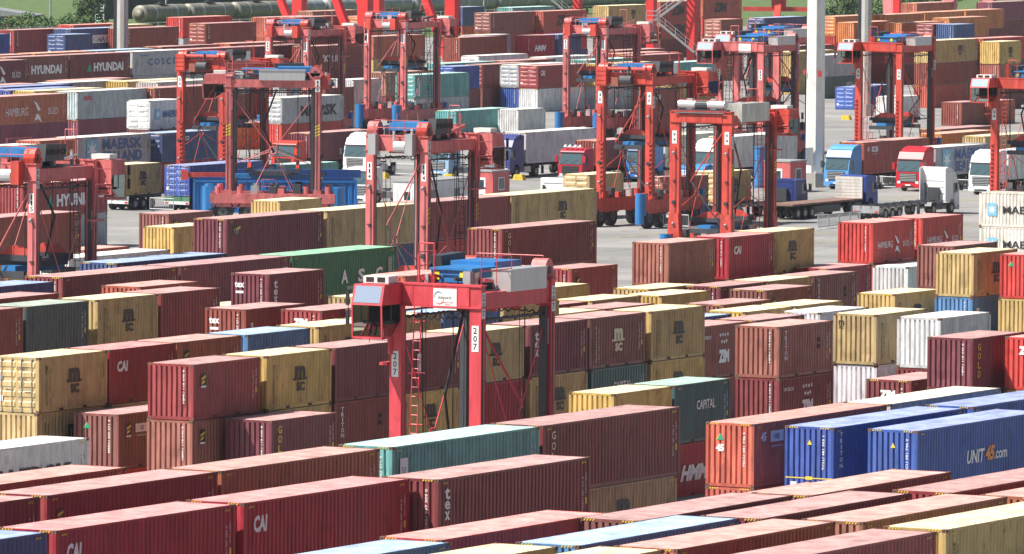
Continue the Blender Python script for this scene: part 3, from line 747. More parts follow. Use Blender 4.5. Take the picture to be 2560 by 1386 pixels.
# ---------------------------------------------------------------- straddle carriers
PINK=paint('faded_red',(.66,.17,.17),.5,1.,rust=.25); REDB=paint('carrier_red',(.60,.07,.05),.45,.9,rust=.2); BLU=paint('machine_blue',(.03,.20,.50),.4,.5); ALU=paint('aluminium_sheet',(.58,.59,.60),.35,.3,metal=.4)
PLATE=flat('plate_white',(.75,.76,.76),.5); HAZY=flat('hazard_yellow',(.80,.68,.03),.5)
def plate(parent,num,x,y,z,rz,s=1.):
    """white number plate, digits one above another, facing local -y after rz"""
    d=Deco(); d.rect(0,0,.37,.95,PLATE); n=len(num)
    for i,ch in enumerate(num): d.text(ch,0,(n-1)*.145*(1 if n==3 else 1.25)-i*.29*(1 if n==3 else 1.25),.23,LBLACK,bold=.015,width=.12 if ch=='1' else .2)
    for k in range(4,len(d.mb.v)): x_,y_,z_=d.mb.v[k]; d.mb.v[k]=(x_,y_-.006,z_)
    o=link('number_plate',d.mb.mesh('number_plate',len(d.mats)),d.mats,parent); o.location=(x,y,z); o.rotation_euler=(0,0,rz); o['label']='white plate reading '+num; return o
def rail(m,P,z0,hh=1.0,mi=0,r=.022):
    for i in range(len(P)-1):
        a,b_=P[i],P[i+1]; L=math.hypot(b_[0]-a[0],b_[1]-a[1]); n=max(1,int(L/1.2))
        for q in range(n+1):
            x=a[0]+(b_[0]-a[0])*q/n;y=a[1]+(b_[1]-a[1])*q/n; m.tube((x,y,z0),(x,y,z0+hh),r,mi,5)
        for hz in (hh,hh*.5): m.tube((*a,z0+hz),(*b_,z0+hz),r,mi,5)
def carrier(num,ty,drn,u,v,s=1.,loc=None,rz=None,spread_z=2.9,driver=False,label=''):
    t=thing('straddle_carrier',label,'straddle carrier',loc if loc else W(u,v),(TH+(math.pi if drn<0 else 0)) if rz is None else rz,'straddle carriers of the yard')
    t.scale=(s,s,s) if s else (.89,.90,1.16); P={'A':PINK,'B':REDB,'C':REDB}[ty]; P=paint('carrier_crimson',(.66,.065,.085),.45,.8,rust=.15) if num=='207' else P; H=11.4 if ty=='A' else 12.0; 
    if ty=='C': H=11.7
    lx,ly=3.5,2.15; lw=.62 if ty!='C' else .78
    # legs
    for sx in(-1,1):
        for sy in(-1,1):
            m=MB(); x,y=sx*lx,sy*ly; m.box(x-.2,x+.2,y-lw/2,y+lw/2,2.3,H)
            if ty=='C': m.prism([(y-lw/2,4.2),(y+lw/2,4.2),(y+lw/2+.12,2.3),(y-lw/2-.12,2.3)],x-.3,x+.3,0,'x')
            xx=x-sx*.42; m.box(xx-.10,xx+.10,y-.18,y+.18,2.4,H-1,1); m.box(xx-.13,xx-.10,y-.05,y+.05,2.4,H-1,0); m.tube((x+.05,y+lw/2*(-1 if sy<0 else 1)*1.0,2.4),(x+.05,y+lw/2*(-1 if sy<0 else 1),H-1.2),.035,1,5); m.tube((x-.26,y-.12,2.5),(x-.26,y-.12,H-2.6),.025,1,5); m.box(x-.34,x-.2,y-.1,y+.12,4.9,5.15,1); m.box(x-.32,x-.2,y-.14,y+.14,6.6,6.66,1)
            m.box(x-.3,x+.3,y-lw/2-.05,y+lw/2+.05,2.2,2.5)
            m.tube((x-.3,y+.1,5),(x-.38,y+.1,5),.06,1); 
            if ty=='B':
                for q in range(11): m.box(x-sx*0-.32,x-.2,y-.30,y-.05,2.9+q*.36,3.0+q*.36); m.box(x+.2,x+.32,y-.30,y-.05,2.9+q*.36,3.0+q*.36)
            lg=part('leg',m,[P,DARK],t)
            if len(num)==3 or ty!='A':
                zp=H-2.95 if (sx>0 and sy<0) or num in('139','38','39') else H-1.9
                plate(t,num,x-.215,y,zp,-math.pi/2); plate(t,num,x+.215,y,zp,math.pi/2)
                if True:
                    if sx<0 or num=='207': plate(t,num,x,sy*(ly+lw/2+.012),H-.7 if ty=='A' else H-2.2,0 if sy<0 else math.pi)
            d=Deco()
            for q in range(4): d.poly([(-.18,-.5+q*.24),(.18,-.36+q*.24),(.18,-.24+q*.24),(-.18,-.38+q*.24)],HAZY)
            if ty!='B' and num not in('207','115'): o=link('hazard_marking',d.mb.mesh('h',1),[HAZY],t); o.location=(x,sy*(ly+lw/2+.012),H-4.2); o.rotation_euler=(0,0,0 if sy<0 else math.pi)
            if num in('116','139'): o=link('hazard_marking',d.mb.mesh('h',1),[HAZY],t); o.location=(x-.212 if num=='116' else x+.212,y,H-5.8); o.rotation_euler=(0,0,-math.pi/2 if num=='116' else math.pi/2)
    # end beams and long beams
    m=MB()
    for sx in(-1,1):
        m.box(sx*lx-.25,sx*lx+.25,-ly+lw/2,ly-lw/2,H-.74,H-.02); m.box(sx*lx-.3,sx*lx+.3,-ly-.36,ly+.36,H-.81,H-.75); 
        for y in(-1.2,0,1.2): m.box(sx*(lx+.26)-.01,sx*(lx+.26)+.01,y-.02,y+.02,H-.74,H-.02)
        m.box(sx*lx-.28,sx*lx+.28,-ly-.35,ly+.35,H-.02,H+.05); part('end_beam',m,P,t); m=MB()
    for sy in(-1,1):
        m.box(-lx+.2,lx-.2,sy*ly-.22,sy*ly+.22,H-.85,H-.25)
        m.tube((-lx+.25,sy*ly,H-1.25),(lx-.25,sy*ly,H-1.25),.05,1,6)
    for x in(-1.2,1.2): m.box(x-.15,x+.15,-ly+.22,ly-.22,H-1.0,H-.45)
    part('long_beam',m,[P,DARK],t)
    # wheel bogies
    for sy in(-1,1):
        m=MB(); m.box(-4.9,4.9,sy*ly-.42,sy*ly+.42,1.45,2.2); m.box(-4.4,4.4,sy*ly-.30,sy*ly+.30,1.15,1.45)
        for x in(-4.3,-2.6,2.6,4.3): m.tube((x,sy*ly,2.2),(x,sy*ly,2.75),.24,0,10)
        m.box(-.3,.3,sy*ly-.2,sy*ly+.2,2.2,2.75,1)
        bo=part('bogie',m,[PINK if ty=='A' else REDB,DARK],t)
        for sx in(-1,1):
            q=MB(); q.tube((sx*5.15,sy*ly,.35),(sx*5.15,sy*ly,2.75),.36,0,14); q.box(min(sx*4.8,sx*5.1),max(sx*4.8,sx*5.1),sy*ly-.4,sy*ly+.4,1.0,2.7); part('bumper',q,BLU,bo)
        for x in(-3.9,-1.9,1.9,3.9):
            q=MB(); y=sy*ly; q.tube((x,y-.24,.78),(x,y+.24,.78),.78,0,22); q.tube((x,y-.26,.78),(x,y+.26,.78),.38,1,14); q.tube((x,y-.28,.78),(x,y+.28,.78),.12,0,8)
            part('wheel',q,[BLACK,paint('wheel_grey',(.10,.10,.11),.6,.5)],bo)
            q=MB(); q.prism([(x-.9,1.1),(x-.62,1.62),(x+.62,1.62),(x+.9,1.1),(x+.8,1.05),(x+.55,1.5),(x-.55,1.5),(x-.8,1.05)],y-.3,y+.3); part('mudguard',q,P,bo)
    # tie rods with centre ring on both flanks
    m=MB()
    for sy in(-1,1):
        y=sy*(ly+.0); cz=5.6; m.tube((0,y-.04,cz-.32),(0,y+.04,cz-.32),.05,0,6)
        for k in range(10):
            a0,a1=2*math.pi*k/10,2*math.pi*(k+1)/10; m.tube((.3*math.cos(a0),y,cz+.3*math.sin(a0)),(.3*math.cos(a1),y,cz+.3*math.sin(a1)),.045,0,5)
        for (x,z) in((-lx+.2,H-1.4),(lx-.2,H-1.4),(-lx+.2,4.4),(lx-.2,4.4),(-1.6,2.3),(1.6,2.3)):
            d=Vector((x,0,z-cz)).normalized()*.3; m.tube((d.x,y,cz+d.z),(x,y,z),.035,0,5)
    for (x,z) in (((-lx),(H-1.2)),):
        m.tube((x,-ly+.3,H-1.3),(x,.9,6.6),.05,0,6); m.tube((x,.9,6.6),(x,-ly+.4,3.2),.06,1,6)
    part('tie_rod',m,[P,DARK],t)
    # ladder beside the cab leg
    m=MB()
    for y in(-1.95,-2.33): m.tube((2.2,y,2.2),(1.5,y,H-.6),.03,0,5)
    for q in range(26):
        z=2.4+q*.34
        if z<H-.8: x=2.2-.7*(z-2.2)/(H-2.8); m.tube((x,-1.95,z),(x,-2.33,z),.018,0,4)
    for q in range(4):
        z=4.2+q*1.9; x=2.2-.7*(z-2.2)/(H-2.8)
        for k in range(6): a0,a1=math.pi*k/6,math.pi*(k+1)/6; m.tube((x-.62*math.sin(a0),-2.14+.38*math.cos(a0),z),(x-.62*math.sin(a1),-2.14+.38*math.cos(a1),z),.02,0,4)
    part('ladder',m,P if ty!='A' or num=='207' else DARK,t)
    # deck, machinery
    m=MB(); m.box(-3.2,3.0,-1.9,1.9,H-.3,H-.2); part('deck',m,DARK,t)
    m=MB(); rail(m,[(3.6,2.4),(.6,2.4)],H+.05,1.0); rail(m,[(3.3,-1.2),(1.0,-2.35),(-.6,-2.35)],H+.05,1.0); rail(m,[(-3.7,1.8),(-3.7,-1.8)],H+.05,.8)
    m.tube((3.3,-.3,H),(3.3,-.3,H+1.5),.03); m.tube((3.3,-1.1,H),(3.3,-1.1,H+1.5),.03); m.tube((3.3,-.3,H+1.5),(3.3,-1.1,H+1.5),.03)
    part('railing',m,P,t)
    if ty=='A' or ty=='B':
        m=MB(); m.box(-.2,2.4,-.9,1.2,H+.05,H+.5,0); m.box(-.4,2.5,-1.0,1.3,H+.5,H+.58,0); m.box(-3.0,-.3,-1.4,1.0,H+.3,H+.72,0)
        for x in (.2,1.6): m.box(x,x+.24,1.205,1.225,H+.14,H+.44,1)
        m.box(2.41,2.43,-.75,-.5,H+.14,H+.44,1); m.box(2.41,2.43,.6,.85,H+.14,H+.44,1)
        part('engine_housing',m,[BLU,HAZY],t)
        m=MB(); m.box(-2.5,1.1,1.65,2.62,H-.28,H+.5,0); m.box(-2.55,1.15,1.6,2.67,H+.5,H+.54,0); part('control_cabinet',m,ALU,t)
        m=MB(); m.prism([(-2.5,H+.1),(-.2,H+.1),(.1,H+.9),(-2.3,H+.95)],-2.35,-1.7,0)
        for i in range(6): x=-2.1+i*.4; m.tube((x,-2.38,H+.55),(x,-2.30,H+.55),.15,1,12)
        part('cooling_fans',m,[DARK,BLACK],t)
        for sy in(-1,1):
            m=MB(); m.tube((-3.3,sy*1.55,H+.36),(-3.3,sy*2.35,H+.36),.42,0,18); m.tube((-3.3,sy*1.5,H+.36),(-3.3,sy*2.4,H+.36),.14,1,10); m.prism([(-3.9,H+.3),(-2.7,H+.3),(-3.1,H-.6),(-3.5,H-.6)],sy*1.95-.4,sy*1.95+.4,0)
            part('hoist_drum',m,[REDB if sy<0 or ty=='B' else PINK,DARK],t)
    if ty=='A':
        m=MB(); m.box(-4.35,-3.8,1.35,1.95,H-1.0,H+.1,0); m.box(-4.4,-3.8,-1.6,-1.0,H-1.0,H+.15,0); m.tube((-4.1,-.1,H-.55),(-4.1,-.95,H-.55),.3,1,12); m.tube((-4.1,.0,H-.6),(-4.1,.0,H+.3),.1,1,8); part('silencer',m,[GREY if num in('114',) else REDB,ALU],t)
    if ty=='B':
        m=MB(); m.box(-4.2,-3.76,1.35,2.3,H-1.0,H+.5,0); 
        for q in range(4): m.box(-4.24,-4.2,1.38,2.27,H-.9+q*.36,H-.62+q*.36,0)
        m.box(-4.1,-3.76,.4,1.0,H-1.0,H-.3,1); m.tube((-4.2,-.9,H-.5),(-4.2,.1,H-.5),.36,2,12); m.tube((-4.2,-.6,H-.5),(-4.2,-.6,H+.6),.09,2,8); m.tube((-4.0,-2.0,H+.35),(-4.0,2.0,H+.35),.16,0,10); part('exhaust_box',m,[REDB,paint('brown_box',(.3,.1,.07)),DARK],t)
    if ty=='C':
        m=MB()
        for y0,y1 in((-1.9,-.5),(.5,1.9)): m.tube((-3.4,y0,H+.5),(-3.4,y1,H+.5),.34,0,16)
        for y in(-.95,1.0): m.box(-3.6,-3.2,y-.22,y+.22,H+.1,H+.95,0)
        m.tube((-3.4,-.5,H+.5),(-3.4,.5,H+.5),.36,1,14); m.box(-3.7,-3.1,-2.1,2.1,H,H+.16,1); part('electric_motor',m,[ALU,DARK],t)
        m=MB(); m.box(-2.5,2.0,-2.75,-1.3,H-.75,H+.6,0); part('battery_cabinet',m,paint('silver_tarp',(.55,.54,.50),.35,.9,metal=.2),t)
        m=MB(); m.tube((-3.85,-2.0,H-.1),(-3.85,2.1,H-.1),.06); part('cable_pipe',m,DARK,t)
        m=MB(); m.box(-1.5,2.4,-.9,1.6,H,H+.5,0); part('engine_housing',m,DARK,t)
    if num in('207','139'):
        d=Deco(); d.rect(0,0,1.25,.78,PLATE)
        if num=='207':
            n0=len(d.mb.v)
            for k in range(14):
                for (a0,mt) in((35,LBLUE),(215,LRED)):
                    q0=R(a0+k*10.5);q1=R(a0+(k+1)*10.5); w0=.035*math.sin(math.pi*(k+.3)/15)+.008
                    d.poly([(-.32+.24*math.cos(q0),.04+.2*math.sin(q0)),(-.32+(.24+w0)*math.cos(q0),.04+(.2+w0)*math.sin(q0)),(-.32+(.24+w0)*math.cos(q1),.04+(.2+w0)*math.sin(q1)),(-.32+.24*math.cos(q1),.04+.2*math.sin(q1))],mt)
            d.text('EUROGATE',.0,.05,.09,LBLACK,bold=.01,shear=.3,width=.72); d.text('Container Terminal\nHamburg',.15,-.16,.15,LRED,width=.6)
        else: d.text('EUROGATE',0,.0,.10,GREY,width=.7); n0=4
        d.mb.v=[(x,y-(.006 if i>=4 else 0),z) for i,(x,y,z) in enumerate(d.mb.v)]
        o=link('company_sign',d.mb.mesh('s',len(d.mats)),d.mats,t); o.location=(3.775,.55,H-.5); o.rotation_euler=(0,0,math.pi/2)
    if ty=='B' and drn>0:
        d=Deco(); d.rect(0,0,.7,.8,PLATE); d.text('EUROGATE',0,0,.08,LBLUE,width=.5); o=link('company_sign',d.mb.mesh('s',len(d.mats)),d.mats,t); o.location=(.2,-2.42,H+.35); o.rotation_euler=(0,0,0)
    # hoses, pipes and small gear on top and under the beams
    rg=random.Random(num); m=MB()
    for q in range(16):
        x=rg.uniform(-3.2,3.0);y=rg.uniform(-1.6,1.6);a=rg.uniform(.15,.5); hh=rg.uniform(.15,.55); m.box(x-a/2,x+a/2,y-a/2,y+a/2,H-.2,H+hh,rg.randrange(4))
    for q in range(10):
        x=rg.uniform(-3.2,2);y=rg.uniform(-1.9,1.9); m.tube((x,y,H+.1),(x+rg.uniform(.6,2.2),y+rg.uniform(-.4,.4),H+rg.uniform(.1,.5)),rg.uniform(.04,.12),rg.choice((0,0,3,1)),7)
    part('deck_gear',m,[P,ALU,GREY,DARK],t); m=MB()
    for sx in(-1,1):
        for q in range(9):
            y0=-1.7+q*.38; zz=H-1.12-rg.uniform(0,.2); m.tube((sx*lx,y0,H-1.15),(sx*lx,y0+.19,zz),.03,0,5); m.tube((sx*lx,y0+.19,zz),(sx*lx,y0+.38,H-1.15),.03,0,5)
    for q in range(12):
        x0=-3.+q*.5; zz=H-1.18-rg.uniform(0,.22)
        for sy in(-1,1): m.tube((x0,sy*ly,H-1.2),(x0+.25,sy*ly,zz),.03,0,5); m.tube((x0+.25,sy*ly,zz),(x0+.5,sy*ly,H-1.2),.03,0,5)
    for (x,y) in((-3.0,1.2),(-3.0,-1.2),(3.0,.6),(2.2,-1.4)): m.tube((x,y,spread_z+.8),(x+rg.uniform(-.3,.3),y,H-1.0),.03,0,5)
    part('cable_loom',m,BLACK,t); m=MB()
    for sx in(-1,1):
        for sy in(-1,1):
            for zz in(3.4,8.6): m.tube((sx*lx-.45,sy*ly,zz),(sx*lx-.3,sy*ly,zz+.1),.10,0,8); m.tube((sx*lx-.3,sy*ly,zz+.1),(sx*lx-.2,sy*ly,zz+.1),.03,0,5)
    part('work_lamp',m,GREY,t)
    for sy in(-1,1):
        m=MB(); m.box(-2.2,-1.6,sy*ly-.25,sy*ly+.25,2.2,2.95,0); m.box(1.2,1.7,sy*ly-.22,sy*ly+.22,2.2,2.8,1); m.box(-.9,-.4,sy*ly-.2,sy*ly+.2,2.2,2.6,2); rail(m,[(-.2,sy*ly-.3),(.9,sy*ly-.3)],2.2,1.1,2); part('bogie_gear',m,[DARK,GREY,P],t)
    # driver cab
    cx0,cx1,cy0,cy1,z0,z1=3.85,5.75,-3.40,-1.75,H-1.95,H+.02
    cab=MB()  # roof, floor, back wall, posts
    cab.prism([(cx0,z1-.75),(cx1,z1-.75),(cx1-.28,z1),(cx0,z1)],cy0,cy1,0)
    cab.box(cx0,cx0+.08,cy0,cy1,z0+.3,z1-.75,0)
    for y in(cy0,cy1-.07):
        cab.beam((cx1-.04,y+.035,z1-.75),(cx1-.1,y+.035,z0+.0),.07,.07,0); cab.beam((cx1-.1,y+.035,z0+.02),(cx1-.95,y+.035,z0+.02),.07,.07,0); cab.beam((cx1-.95,y+.035,z0+.02),(cx0,y+.035,z0+.62),.07,.07,0)
        cab.beam((cx1-.95,y+.035,z0+.55),(cx1-.95,y+.035,z1-.75),.05,.05,1)
    for z,x in((z0+.03,cx1-.1),(z0+.03,cx1-.95)): cab.box(x-.04,x+.04,cy0,cy1,z-.04,z+.04,0)
    cab.box(cx0,cx0+.9,cy0+.1,cy1-.1,z0+.5,z0+.62,1); cab.box(cx0+.08,cx0+.12,cy0+.05,cy1-.05,z0+.6,z1-.75,1)
    cb=part('cab',cab,[P,DARK],t)
    g=MB(); g.face([(cx1-.1,cy0+.07,z0+.06),(cx1-.1,cy1-.07,z0+.06),(cx1-.03,cy1-.07,z1-.76),(cx1-.03,cy0+.07,z1-.76)])
    for y in(cy0+.02,cy1-.02): g.face([(cx1-.12,y,z0+.06),(cx1-.04,y,z1-.76),(cx0+.08,y,z1-.76),(cx0+.08,y,z0+.62),(cx1-.95,y,z0+.06)])
    glm=bpy.data.materials.get('cab_glass')
    if not glm:
        glm=flat('cab_glass',(.55,.66,.66),.03,0,.7); glm.node_tree.nodes['Principled BSDF'].inputs['Transmission Weight'].default_value=1.; glm.node_tree.nodes['Principled BSDF'].inputs['IOR'].default_value=1.05
        glm.node_tree.nodes['Principled BSDF'].inputs['Base Color'].default_value=(.30,.38,.38,1)
    part('window',g,glm,cb); g=MB(); g.face([(cx1-.015,cy0+.12,z1-.66),(cx1-.015,cy1-.12,z1-.66),(cx1-.255,cy1-.12,z1-.06),(cx1-.255,cy0+.12,z1-.06)]); part('sun_visor',g,flat('blue_sheet',(.20,.26,.36),.5,.2),cb)
    q=MB(); q.box(cx0+.05,cx0+1.0,cy0+.15,cy1-.15,z1+.02,z1+.28,0); 
    for y in(cy0+.3,cy0+.9): q.box(cx0+1.0,cx0+1.012,y,y+.42,z1+.06,z1+.24,1)
    part('air_conditioner',q,[paint('ac_white',(.75,.75,.72),.5,.3),BLACK],cb)
    q=MB()
    for y in(cy0-.22,): 
        for z in(z0+.5,z0+1.2): q.box(cx1-.1,cx1+.0,y-.08,y+.08,z,z+.5)
        q.tube((cx1-.1,y,z0+.5),(cx1-.1,y,z1-.5),.02)
    part('mirror',q,BLACK,cb)
    q=MB(); q.box(cx0+.3,cx0+.8,cy0+.6,cy0+1.1,z0+.62,z0+1.05); q.box(cx0+.22,cx0+.34,cy0+.6,cy0+1.1,z0+.62,z0+1.7); q.box(cx0+.9,cx0+1.05,cy0+.5,cy0+1.2,z0+.6,z0+1.25); part('seat',q,BLACK,cb)
    q=MB(); q.box(3.5,cx0,-2.5,-1.9,H-1.0,H-.3); q.tube((3.7,-2.4,H-2.6),(3.7,-2.4,H-.4),.14,0,8); q.box(2.5,3.9,-2.9,-2.5,H-3.0,H-2.9); part('cab_bracket',q,P,t)
    q=MB(); rail(q,[(2.5,-3.1),(3.8,-3.5),(3.8,-2.5)],H-2.2,1.05); rail(q,[(2.5,-3.1),(3.8,-3.5)],H-.9,1.0); part('cab_railing',q,P,t)
    # spreader and hoist ropes
    z=spread_z; m=MB(); m.box(-3.0,3.0,-.5,.5,z,z+.35,0); m.box(-1.6,1.6,-1.6,1.6,z+.3,z+.6,1)
    for x in(-3.0,3.0): m.box(x-.14,x+.14,-1.22,1.22,z-.25,z+.1,1)
    for x in(-1.9,1.9):
        m.box(x-.2,x+.2,-1.7,1.7,z+.55,z+.85,2)
        m.prism([(-1.3,z+.85),(1.3,z+.85),(.5,z+1.3),(-.5,z+1.3)],x-.12,x+.12,3,'x')
    part('spreader',m,[BLU,DARK,DARK,REDB],t)
    m=MB()
    for x in(-1.9,1.9):
        for y in(-1.5,1.5): m.tube((x,y,z+.8),(x,y,H-1.0),.018,0,4)
    m.tube((-.5,-1.2,z+.8),(.9,-1.0,(z+H)/2),.07,0,6); m.tube((.9,-1.0,(z+H)/2),(-.2,-.6,H-1.1),.07,0,6)
    part('hoist_rope',m,BLACK,t)
    return t
CL={'207':'red straddle carrier numbered 207 with its driver visible in the glass cab','114':'faded pink carrier numbered 114 behind the dark green container','115':'faded pink carrier numbered 115 at the left edge','119':'faded pink carrier numbered 119 at the upper left','141':'faded pink carrier numbered 141 over red spreader','123':'faded pink carrier numbered 123 at upper centre','139':'pink carrier numbered 139 with white sign and cab at left','99':'pink carrier numbered 99 standing behind number 139','34':'orange red carrier numbered 34 behind number 116','40':'orange red carrier numbered 40 with rungs on its legs','94':'bright red carrier numbered 94 with silver box on top','38':'orange red carrier numbered 38 right of the white mast','39':'orange red carrier numbered 39 cut by the right edge'}
SZ={'207':3.0,'114':3.1,'115':6,'119':5.5,'141':6.3,'123':6.,'139':5.,'99':6,'34':6.2,'40':6.3,'94':3.0,'38':4.,'39':6}
for n,ty,dr,u,v,s in CARR: carrier(n,ty,dr,u,v,s,label=CL[n],spread_z=SZ[n])
carrier('116','A',1,0,0,1.04,loc=(-19.6,620,0),rz=math.pi,label='faded pink carrier numbered 116 seen side on before blue containers',spread_z=3.3)
# ---------------------------------------------------------------- trucks
def wheel(x,y,r=.5,w_=.3):
    q=MB(); q.tube((x,y-w_/2,r),(x,y+w_/2,r),r,0,18); q.tube((x,y-w_/2-.02,r),(x,y+w_/2+.02,r),r*.52,1,12); return q
WG=paint('wheel_rim',(.35,.36,.37),.4,.5)
def truck(label,u,v,drn,col,style='high',trailer=None,chassis=True,dark=None,cab_only=False):
    """root at the middle of the front bumper on the ground; local +x is forward"""
    t=thing('truck',label,'truck',W(u,v),TH+(math.pi if drn<0 else 0),'trucks on the yard road')
    P=paint('truck_'+'_'.join(str(int(c*100)) for c in col),col,.42,.25,.4); top={'high':3.55,'mid':3.2,'low':2.95}[style]
    m=MB(); w2=1.22
    m.prism([(-.05,.55),(.0,1.0),(-.02,1.72),(-.30,2.78),(-.42,2.95),(-.75,top-.05),(-2.1,top),(-2.25,top-.1),(-2.25,.95),(-1.85,.95),(-1.7,1.25),(-1.0,1.25),(-.85,.85),(-.75,.5)],-w2,w2)
    cab=part('cab',m,P,t)
    if style=='high':
        m=MB(); m.prism([(-.95,top+.0),(-1.3,top+.25),(-2.2,top+.42),(-2.3,top+.42),(-2.3,2.0),(-2.2,top-.0)],-w2+.05,w2-.05); 
        for y in(-w2,w2-.06): m.prism([(-2.25,1.0),(-2.25,top+.4),(-2.75,top+.3),(-2.7,1.0)],y,y+.06)
        part('wind_deflector',m,P,cab)
    m=MB(); m.face([(.008,-w2+.1,1.78),(.008,w2-.1,1.78),(-.245,w2-.12,2.72),(-.245,-w2+.12,2.72)][::1]); part('windshield',m,GLASSB,cab); m=MB(); m.beam((.0,-.9,1.8),(-.1,-.2,2.2),.02,.03); m.beam((.0,.1,1.8),(-.1,.75,2.2),.02,.03); part('wiper',m,BLACK,cab)
    m=MB(); m.box(-.40,-.2,-w2+.04,w2-.04,2.78,2.88); part('sun_visor',m,DARK,cab)
    for y in(-w2-.004,w2+.004):
        m=MB(); m.face([(-.32,y,1.78),(-.42,y,2.6),(-1.15,y,2.6),(-1.15,y,1.72)]); part('side_window',m,GLASS,cab)
        sg=-1 if y<0 else 1; m=MB(); m.box(-.12,.06,min(y,y+sg*.28),max(y,y+sg*.28),2.0,2.62) if 0 else m.box(-.1,.04,min(y+sg*.12,y+sg*.34),max(y+sg*.12,y+sg*.34),1.95,2.55); m.tube((-.1,y,2.5),(-.03,y+sg*.2,2.5),.025); m.tube((-.1,y,2.0),(-.03,y+sg*.2,2.0),.025); part('mirror',m,P if col[0]>.3 and col[1]<.2 else DARK,cab)
        m=MB(); m.box(-1.16,-1.15,min(y,y+sg*.006),max(y,y+sg*.006),.95,2.6); m.box(-1.12,-.92,min(y,y+sg*.03),max(y,y+sg*.03),1.55,1.6); part('door_seam',m,DARK,cab)
    m=MB(); 
    gc=DARK if dark else STEEL
    m.box(.0,.025,-.85,.85,.85,1.62,1)
    for q in range(5): m.box(.02,.05,-.82,.82,.92+q*.145,.98+q*.145,0)
    part('grille',m,[gc,BLACK],cab)
    m=MB(); m.box(-.35,.06,-w2,w2,.32,.72,0); m.box(.05,.075,-.6,.6,.36,.5,1); m.box(.06,.08,-.26,.26,.52,.63,2); part('bumper',m,[P if not dark else GREY,BLACK,LWHITE],cab)
    for y in(-1.05,.75): m=MB(); m.box(.03,.07,y,y+.3,.70,.92); part('headlight',m,flat('headlamp',(.7,.72,.74),.1),cab)
    for y in(-1.03,1.03): part('wheel',wheel(-1.38,y),[BLACK,WG],t)
    m=MB()
    if chassis:
        for y in(-.42,.36): m.box(-6.3,-.6,y,y+.08,.72,.98)
        m.box(-4.2,-3.0,-1.15,-.6,.45,1.0); m.box(-4.2,-3.0,.6,1.15,.45,1.0,1); m.tube((-5,0,1.08),(-5,0,1.2),.5,0,14); m.box(-2.6,-2.35,-.5,.5,1.0,2.2)
        part('chassis',m,[DARK,ALU],t)
        for y in(-.98,.98):
            part('wheel',wheel(-5.05,y,.5,.55),[BLACK,WG],t); m=MB(); m.prism([(-5.7,.8),(-5.5,1.12),(-4.6,1.12),(-4.4,.8),(-4.5,.78),(-4.65,1.06),(-5.45,1.06),(-5.6,.78)],y-.3,y+.3); part('mudguard',m,DARK,t)
    if drn>0:   # rear wall panels seen from behind
        m=MB(); m.box(-2.29,-2.26,-.95,.95,1.15,3.0,0)
        for z in(1.7,2.2,2.75): m.box(-2.31,-2.29,-.9,.9,z,z+.03,1)
        m.tube((-2.4,.85,1.0),(-2.4,.85,2.6),.1,1,8); part('rear_panel',m,[P,DARK],cab)
    if trailer:
        L=trailer; m=MB(); x0=-3.0
        for y in(-.5,.42): m.box(x0-L,x0,y,y+.08,.95,1.22)
        for q in range(int(L/1.5)): m.box(x0-.4-q*1.5,x0-.3-q*1.5,-1.2,1.2,1.0,1.2)
        m.box(x0-L,x0-L+.12,-1.22,1.22,.85,1.2,1); m.box(x0-L+.0,x0-L+.05,-1.2,1.2,.6,.85,2)
        for y in (-1.1,.8): m.box(x0-L-.02,x0-L,y,y+.3,.64,.8,3)
        tr=part('trailer',m,[DARK,GREY,GREY,LRED],t)
        for q in range(3):
            for y in(-1.0,1.0): part('wheel',wheel(x0-L+1.3+q*1.32,y,.5,.36),[BLACK,WG],tr)
        m=MB(); m.box(x0-4.2,x0-4.0,-.9,-.7,.2,.95); m.box(x0-4.2,x0-4.0,.7,.9,.2,.95); part('landing_leg',m,DARK,tr)
    return t
WHT=(.74,.75,.76)
truck('orange red truck below carrier number 116 hauling a maroon container',*(602.48,352.11),-1,(.62,.05,.03),'mid',13,dark=1)
truck('white tractor unit without trailer left of carrier number 114',*(606.51,346.77),-1,WHT,'high')
truck('pale blue tractor seen between the legs of carrier number 114',*(605.67,337.60),-1,(.30,.48,.68),'mid')
truck('dark blue truck with a white box trailer behind cab of carrier 114',*(610.45,333.81),-1,(.05,.06,.22),'high',13.5)
truck('red truck with four roof lamps behind carrier number 40',*(604.97,323.37),-1,(.45,.02,.04),'mid',13,dark=1)
truck('blue truck between the legs of carrier number 40',*(611.40,319.82),-1,(.05,.20,.55),'high',13)
truck('white truck with grey lettered trailer behind carrier number 94',*(613.66,314.30),-1,WHT,'high',13.5,dark=1)
truck('blue truck partly hidden by left leg of carrier number 94',*(567.35,292.18),-1,(.04,.25,.60),'high')
truck('light blue truck right of white mast carrying orange red container',*(610.20,299.09),-1,(.10,.33,.68),'high',13.5)
truck('red truck with black visor hauling a rusty pale grey container',*(610.78,292.21),-1,(.52,.015,.03),'high',13)
truck('white truck with a driver in green at the right edge',*(608.77,284.10),-1,WHT,'high',13)
def fwd(u,v,l): return u+l,v
truck('white tractor seen from behind next to yellow container below red truck',*fwd(*(553.76,297.75),2.6),1,WHT,'mid',None)
truck('dark blue tractor seen from behind right of carrier number 94',*fwd(*(568.07,283.57),2.6),1,(.03,.05,.20),'low',13.2)
t14=truck('dark blue truck with empty flatbed and white headboard seen from behind',*fwd(*(573.96,279.88),2.6),1,(.03,.06,.27),'mid',None)
m=MB(); m.box(-16.2,-3.0,-1.25,1.25,1.15,1.3,0); m.box(-3.12,-3.0,-1.25,1.25,1.3,3.1,1)
for q in range(6): m.box(-3.135,-3.12,-1.2,1.2,1.5+q*.27,1.51+q*.27,2)
fb=part('flatbed',m,[paint('deck_planks',(.24,.14,.11),.8,1.),paint('headboard',(.62,.60,.56),.5,.7),GREY],t14)
